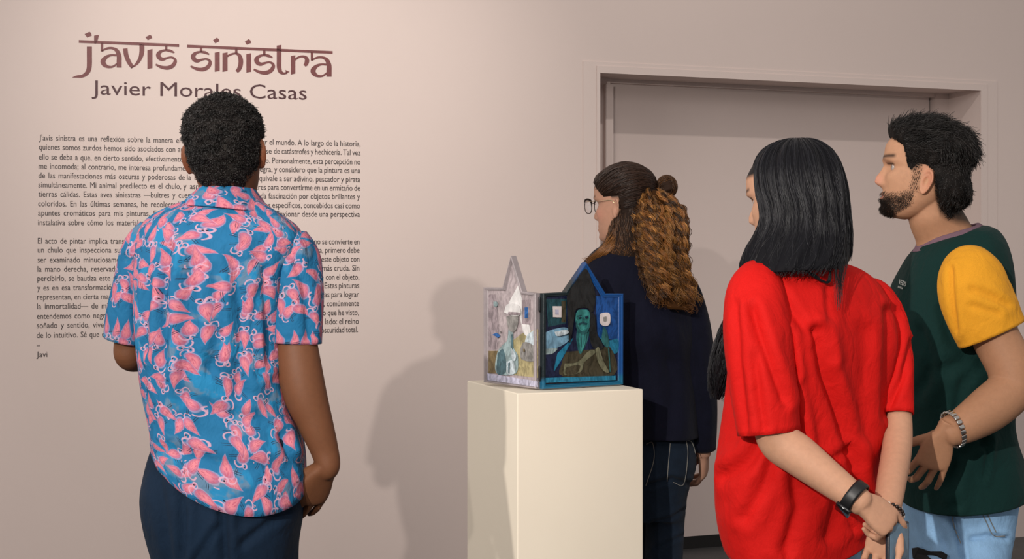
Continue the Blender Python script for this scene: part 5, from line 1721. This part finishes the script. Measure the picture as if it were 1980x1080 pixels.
# ------------------------------------------------------------------ person in the green and yellow shirt
M_GREEN = cloth('bottle_green_jersey', (.0042, .026, .0235), .15, .85, .2, .3, scale=8)
M_YEL = cloth('yellow_jersey', (.74, .33, .022), .07, .85, .15, .3, scale=8)
M_RIB = cloth('mauve_rib', (.17, .10, .13), .1, .85, .1, .5)
M_STEEL = plain('polished_steel', (.62, .60, .57), .18, .05, metal=1.0)
M_BLUEJ = cloth('washed_denim', (.25, .44, .68), .3, .85, .2, .7, scale=12)
dD = 3.75
D_ = empty('person', (P(1845, 800, dD)[0], dD, 0))
tag(D_, 'bearded person in profile wearing a green shirt with yellow sleeves, hand on hip', 'person', 'gallery visitors')
hD = Head(P(1780, 331, dD), yaw=76, pitch=8, roll=0, scale=1.03, nose=.86, chin=.010, ear_dz=-.010)
d = dD + .06
rowsD = [
 (474, 436, 0, 1776, 1896, d - .03, .070), (484, 440, 0, 1768, 1908, d - .03, .085), (500, 452, 0, 1756, 1922, d - .02, .12), (524, 474, 0, 1744, 1932, d - .01, .155), (556, 512, 0, 1730, 1940, d, .185),
 (600, 566, 0, 1719, 1946, d, .195), (650, 630, 0, 1714, 1948, d, .195), (710, 700, 0, 1716, 1947, d, .19), (770, 766, 0, 1720, 1944, d, .185), (820, 812, 0, 1724, 1944, d, .18), (860, 850, 0, 1728, 1952, d, .185), (900, 888, 6, 1732, 1966, d, .19), (940, 918, 14, 1738, 1976, d, .192), (965, 938, 18, 1742, 1976, d, .192)]
G = rings_px(rowsD, N=160, sub=7, e=2.3)
crD = [([(1900, 860), (1910, 800), (1925, 760)], 8, .010), ([(1860, 700), (1800, 720), (1780, 760)], 12, .007), ([(1890, 850), (1850, 890), (1830, 940)], 12, .008), ([(1912, 850), (1908, 900), (1902, 925)], 4, .008), ([(1820, 600), (1840, 660), (1900, 700)], 10, .009), ([(1900, 700), (1860, 740), (1850, 790)], 9, .008), ([(1940, 790), (1900, 800), (1870, 830)], 7, .010), ([(1780, 640), (1800, 690), (1790, 740)], 10, .007), ([(1850, 900), (1845, 950), (1850, 975)], 8, .006)]
garment('shirt', G, M_GREEN, D_, fold=.007, seed=81, fu=(15, 5), creases=crD, keep_top=4)
GC = rings_px([(487, 443, 0, 1767, 1906, d - .03, .083), (478, 437, 0, 1772, 1898, d - .03, .076), (468, 432, 0, 1776, 1890, d - .03, .070), (470, 434, 0, 1779, 1886, d - .03, .066)], N=90, sub=5, e=2.1)
garment('collar', GC, M_RIB, D_, fold=.001, seed=5, keep_top=1)
GS = tube([P(1876, 494, dD - .11), P(1878, 520, dD - .135), P(1882, 560, dD - .155), P(1896, 600, dD - .165), P(1917, 646, dD - .17)], [(m_(34, dD), .04), (m_(56, dD), .062), (m_(66, dD), .072), (m_(67, dD), .07), (m_(66, dD), .068)], n=100, sub=9, ref=(1, 0, -.3), caps=False)
garment('sleeve', GS, M_YEL, D_, fold=.004, seed=83, fu=(8, 8), creases=[([(1840, 520), (1843, 580), (1850, 640)], 6, .008), ([(1880, 560), (1910, 570), (1945, 590)], 7, .007), ([(1880, 590), (1910, 600), (1930, 605)], 6, .005)])
GS = tube([P(1850, 500, d + .12), P(1850, 540, d + .17), P(1846, 600, d + .20), P(1850, 650, d + .21)], [m_(34, dD), m_(52, dD), m_(56, dD), m_(54, dD)], n=60, sub=6, ref=(1, 0, 0), caps=False)
garment('sleeve', GS, M_YEL, D_, fold=.004, seed=84, fu=(8, 8))
hipD = [(930, 1752, 1962, .16), (965, 1750, 1960, .165), (1000, 1754, 1955, .16), (1050, 1760, 1946, .155), (1100, 1768, 1938, .15), (1140, 1775, 1930, .14)]
TD = trousers(D_, hipD, [([P(1870, 1080, d - .09), P(1862, 1250, d - .09), P(1858, 1400, d - .09), P(1855, 1545, d - .09)], [m_(76, d), m_(66, d), m_(56, d), m_(50, d)]),
                    ([P(1812, 1080, d + .09), P(1800, 1250, d + .09), P(1795, 1400, d + .09), P(1792, 1545, d + .09)], [m_(70, d), m_(62, d), m_(54, d), m_(50, d)])], M_BLUEJ, d, .16, voxel=.006, name='jeans', fold=.004,
                    creases=[([(1835, 985), (1850, 1030), (1862, 1078)], 5, .008), ([(1880, 1040), (1910, 1035), (1945, 1040)], 5, .006), ([(1800, 1000), (1830, 1060)], 8, .005)])
stitch(TD, TD, [(1896, 984), (1908, 1010), (1921, 1034), (1943, 1036)], .0012)
stitch(TD, TD, [(1905, 984), (1916, 1008), (1926, 1028)], .0012)
stitch(TD, TD, [(1838, 984), (1846, 1020), (1858, 1050)], .0012)
# torn patch on the far thigh
q = [(1764, 1060), (1776, 1058), (1800, 1066), (1822, 1066), (1832, 1072), (1830, 1082), (1790, 1084), (1766, 1080)]
pts = np.array(front_on(TD, q, .003)); k = len(pts)
V = np.vstack([pts, pts + (0, .006, 0)])
mesh_obj('tear', V, [tuple(range(k)), tuple(reversed(range(k, 2 * k)))] + [(i, k + i, k + (i + 1) % k, (i + 1) % k) for i in range(k)], M_BLACKC, TD, smooth=False)
for x_, y_ in ((1858, d - .09), (1795, d + .09)):
    shoe(D_, P(x_, 0, d)[0], y_, 72, M_SHOE)

CD_ = np.array((.40, .205, .115))
r_ = np.random.default_rng(91)
def beard_mask(L):
    ab = np.abs(L[..., 0])
    x, y, z = L[..., 0], L[..., 1], L[..., 2]
    line = np.interp(y, [-.01, .02, .045, .07, .085, .1], [-.018, -.043, -.055, -.058, -.056, -.054])
    cheek = np.clip((line - z) / .022, 0, 1) * np.clip((y - .004) / .012, 0, 1) * np.clip((z + .135) / .012, 0, 1)
    neckcut = np.clip((y - np.interp(z, [-.15, -.11, -.09, -.07], [.06, .035, .008, .0])) / .014, 0, 1)
    m = cheek * neckcut
    lips = np.exp(-(((z + .0745) / .008) ** 2 + (x / .026) ** 2) * 1.2) * (y > .07)
    m = m * (1 - np.clip(lips * 1.3, 0, 1))
    side = np.clip((y + .004) / .006, 0, 1) * np.clip((.024 - y) / .008, 0, 1) * np.clip((.03 - z) / .01, 0, 1) * np.clip((z + .06) / .01, 0, 1) * (ab > .05)
    return np.clip(np.maximum(m, .55 * side), 0, 1)
def maskD(L):
    x, y, z = L[..., 0], L[..., 1], L[..., 2]
    line = np.where(y < .0, np.interp(y, [-.105, -.085, -.06, -.040, -.026, 0], [-.125, -.120, -.110, -.065, .0, .012]), np.interp(y, [0, .02, .034, .05, .09], [.012, -.012, .0, .05, .072]))
    return np.clip((z - line) / .02, 0, 1)
def colD(V, Nn):
    L = hD.l(V)
    c = np.repeat(CD_[None], len(V), 0)
    ab = np.abs(L[:, 0])
    def put(mk, col, c): return c * (1 - mk[:, None]) + np.array(col) * mk[:, None]
    c = put(np.clip((L[:, 2] + .16) / .06, 0, 1) * (L[:, 1] > -.09) * (L[:, 2] < .2) * np.clip((.14 - np.linalg.norm(L, axis=1)) / .02, 0, 1), (.53, .285, .17), c)
    onhead = (L[:, 2] > -.16) & (L[:, 2] < .2) & (np.abs(L[:, 1]) < .2) & (ab < .12)
    c = put(.55 * ga3(np.stack([ab, L[:, 1], L[:, 2]], 1), (.01, .108, -.035), (.02, .02, .016)), (.66, .25, .19), c)
    c = put(.45 * ga3(np.stack([ab, L[:, 1], L[:, 2]], 1), (.085, -.022, -.018), (.02, .03, .045)) * (ab > .072), (.62, .22, .15), c)
    bm_ = beard_mask(L) * onhead
    sp = np.clip(.85 + .2 * waves(L, (900, 900, 900), 5, 20), .25, 1)
    chin = np.clip((L[:, 1] - .05) / .03, 0, 1)
    c = put(np.clip(bm_ * sp * (.36 + .45 * chin), 0, 1), (.05, .028, .018), c)
    lips = np.exp(-((L[:, 2] + .0745) / .0065) ** 2) * (ab < .022) * (L[:, 1] > .078)
    c = put(.7 * lips, (.42, .15, .12), c)
    brow = np.exp(-((L[:, 2] - .025 - .1 * (ab - .03)) / .005) ** 2) * np.clip((ab - .008) / .005, 0, 1) * np.clip((.06 - ab) / .006, 0, 1) * (L[:, 1] > .045)
    c = put(.92 * brow, (.018, .011, .008), c)
    lash = np.exp(-((L[:, 2] - .008) / .0026) ** 2) * np.clip((ab - .014) / .004, 0, 1) * np.clip((.052 - ab) / .006, 0, 1) * (L[:, 1] > .05)
    c = put(.85 * lash, (.02, .012, .01), c)
    return put(maskD(L) * onhead * .9, (.022, .016, .013), c)
wD = P(1836, 834, dD - .27)
armD = limb([P(1880, 530, dD - .10), P(1894, 580, dD - .16), P(1924, 650, dD - .172), P(1955, 712, dD - .19), P(1953, 752, dD - .20), P(1912, 790, dD - .225), P(1870, 818, dD - .255), wD], [m_(30, dD), m_(42, dD), m_(43, dD), m_(43, dD), m_(42, dD), m_(41, dD), m_(34, dD), (m_(27, dD), m_(22, dD))])
handD = hand(P(1829, 838, dD - .272), (-.030, .020, -.075), (-.1, -.95, -.2), thumb_sign=1, s=.98, curls=((22, 26, 14), (26, 30, 16), (18, 24, 14), (10, 16, 10)), spread=(7, 1, -5, -11), thumb=(48, 8, 8, 10))
armDL = limb([P(1850, 510, d + .14), P(1846, 620, d + .2), P(1840, 720, d + .2), P(1800, 800, d + .16)], [m_(40, dD), m_(44, dD), m_(40, dD), m_(26, dD)])
handDL = hand(P(1796, 806, d + .155), (-.05, -.02, -.07), (.2, .9, -.2), thumb_sign=1, s=.98)
torsoD = closed(rings_px([(r[0] + 5, r[1] + 5, 0, r[3] + 12, r[4] - 12, r[5], r[6] - .018) for r in rowsD[1:-2]], N=56, sub=3, scale=.93))
neckD = limb([hD.w((0, -.025, -.03)), P(1806, 412, dD + .01), P(1822, 448, dD + .02), P(1836, 486, dD + .03)], [(.052, .05), (m_(50, dD), .052), (m_(54, dD), .056), (m_(64, dD), .075)])
body_mesh(D_, hD.parts(flare=20) + [torsoD, armD, armDL, neckD] + handD + handDL, colD, voxel=.0024)
hD.eyes(D_)

# beard stubble as short hairs
L = hD.grid(130, 150)
Nn = grid_normals(L)
if np.mean(np.sum(Nn * L, -1)) < 0: Nn = -Nn
bmk = beard_mask(L)
n = 8000
ar = np.linalg.norm(np.roll(L, -1, 1) - L, axis=2)
w = (bmk ** 1.5 * ar).reshape(-1)
pick = r_.choice(L.shape[0] * L.shape[1], n, p=w / w.sum())
o = L.reshape(-1, 3)[pick] + r_.normal(0, .0006, (n, 3)); nn = Nn.reshape(-1, 3)[pick]
ln = .003 + .003 * np.clip((o[:, 1] - .045) / .04, 0, 1)
t = np.linspace(0, 1, 4)[None, :, None]
S = o[:, None] + (nn[:, None] * .3 + np.array((0, .25, -.8)) + r_.normal(0, .25, (n, 1, 3))) * ln[:, None, None] * t
V, fs, col = strands_mesh(hD.w(S), .00034, .0002, np.array((.028, .016, .010)) * r_.uniform(.4, 1.8, (n, 1)))
mesh_obj('beard', V, fs, M_HAIR, D_, col=col)

# hair: short faded sides, thick tousled top and back
def capD(L, mk):
    x, y, z = L[..., 0], L[..., 1], L[..., 2]
    top = np.clip((z - .015) / .05, 0, 1)
    back = np.clip((-.02 - y) / .05, 0, 1)
    quiff = np.clip((y - .02) / .04, 0, 1) * np.clip((z - .06) / .03, 0, 1)
    crown = np.exp(-(((y + .09) / .05) ** 2 + ((z - .055) / .045) ** 2))
    nape = np.exp(-(((y + .045) / .045) ** 2 + ((z + .095) / .032) ** 2))
    return mk * (.002 + .015 * top + .009 * back + .012 * quiff + .006 * crown + .052 * nape + .040 * np.exp(-(((y + .08) / .042) ** 2 + ((z + .032) / .034) ** 2)) + .005 * top * waves(L, (45, 45, 45), 17))
capobj = crop_hair(hD, D_, maskD, 9000, lambda o: np.where(o[:, 2] > .045, .028, np.where(o[:, 1] < -.05, .014, .006)), capD, (.009, .0075, .0068), 15, curl=.005, rad=.0010, up=.05, jitter=.3,
    comb=lambda o: np.stack([0 * o[:, 0], np.where(o[:, 1] > -.035, -1.0, -.25), np.where(o[:, 1] > -.035, .15, -1.0)], 1))

# logo printed on the chest: two small lines of white blocks
M_PRINT = plain('white_print', (.70, .72, .68), .7)
def chest_text(body, a, b_, cap, obj_):
    V, fs = text_mesh(body)
    V = V[:, :2]; w0 = V[:, 0].min(); ww = V[:, 0].max() - w0
    A_, B_ = np.array(a, float), np.array(b_, float)
    pxy = A_ + (V[:, :1] - w0) / ww * (B_ - A_) + V[:, 1:2] * np.array((.25, -1.0)) * cap / .73
    pts = np.array(front_on(obj_, [tuple(v) for v in pxy], .0035))
    k = len(pts)
    edges = {}
    for f in fs:
        for i in range(len(f)): edges[(f[i], f[(i + 1) % len(f)])] = 1
    rim = [(a_, a_ + k, c_ + k, c_) for (a_, c_) in edges if (c_, a_) not in edges]
    return mesh_obj('chest_print', np.vstack([pts, pts + (0, .001, 0)]), fs + rim, M_PRINT, obj_, smooth=False)
shirtD = [o_ for o_ in D_.children if o_.name.startswith('shirt')][0]
chest_text('VEOIS', (1737.5, 548.5), (1750.5, 553.5), 9.5, shirtD)
chest_text('BUADA', (1736, 555.5), (1745.5, 559.3), 4, shirtD)

# steel link watch
axw = norm(wD - P(1870, 818, dD - .255))
wcD = P(1843, 829, dD - .268)
x = norm(np.array((.5, 0, .85)) - axw * np.dot((.5, 0, .85), axw)); y = np.cross(axw, x)
brace = empty('steel_bracelet', wcD); brace.parent = D_; brace.matrix_parent_inverse = Matrix.Translation(-Vector(D_.location))
brace['label'] = 'silver link bracelet on the wrist'
ra, rb = m_(34, dD), m_(29, dD)
nl = 22
for q in range(nl):
    an = 2 * math.pi * q / nl
    rr_ = x * math.cos(an) * ra + y * math.sin(an) * rb
    tg = norm(-x * math.sin(an) * ra + y * math.cos(an) * rb); no = norm(np.cross(tg, axw))
    V, fs = obox(wcD + rr_, tg, axw, no, .0100, .014, .0055, .0018)
    mesh_obj('link', V, fs, M_STEEL, brace)
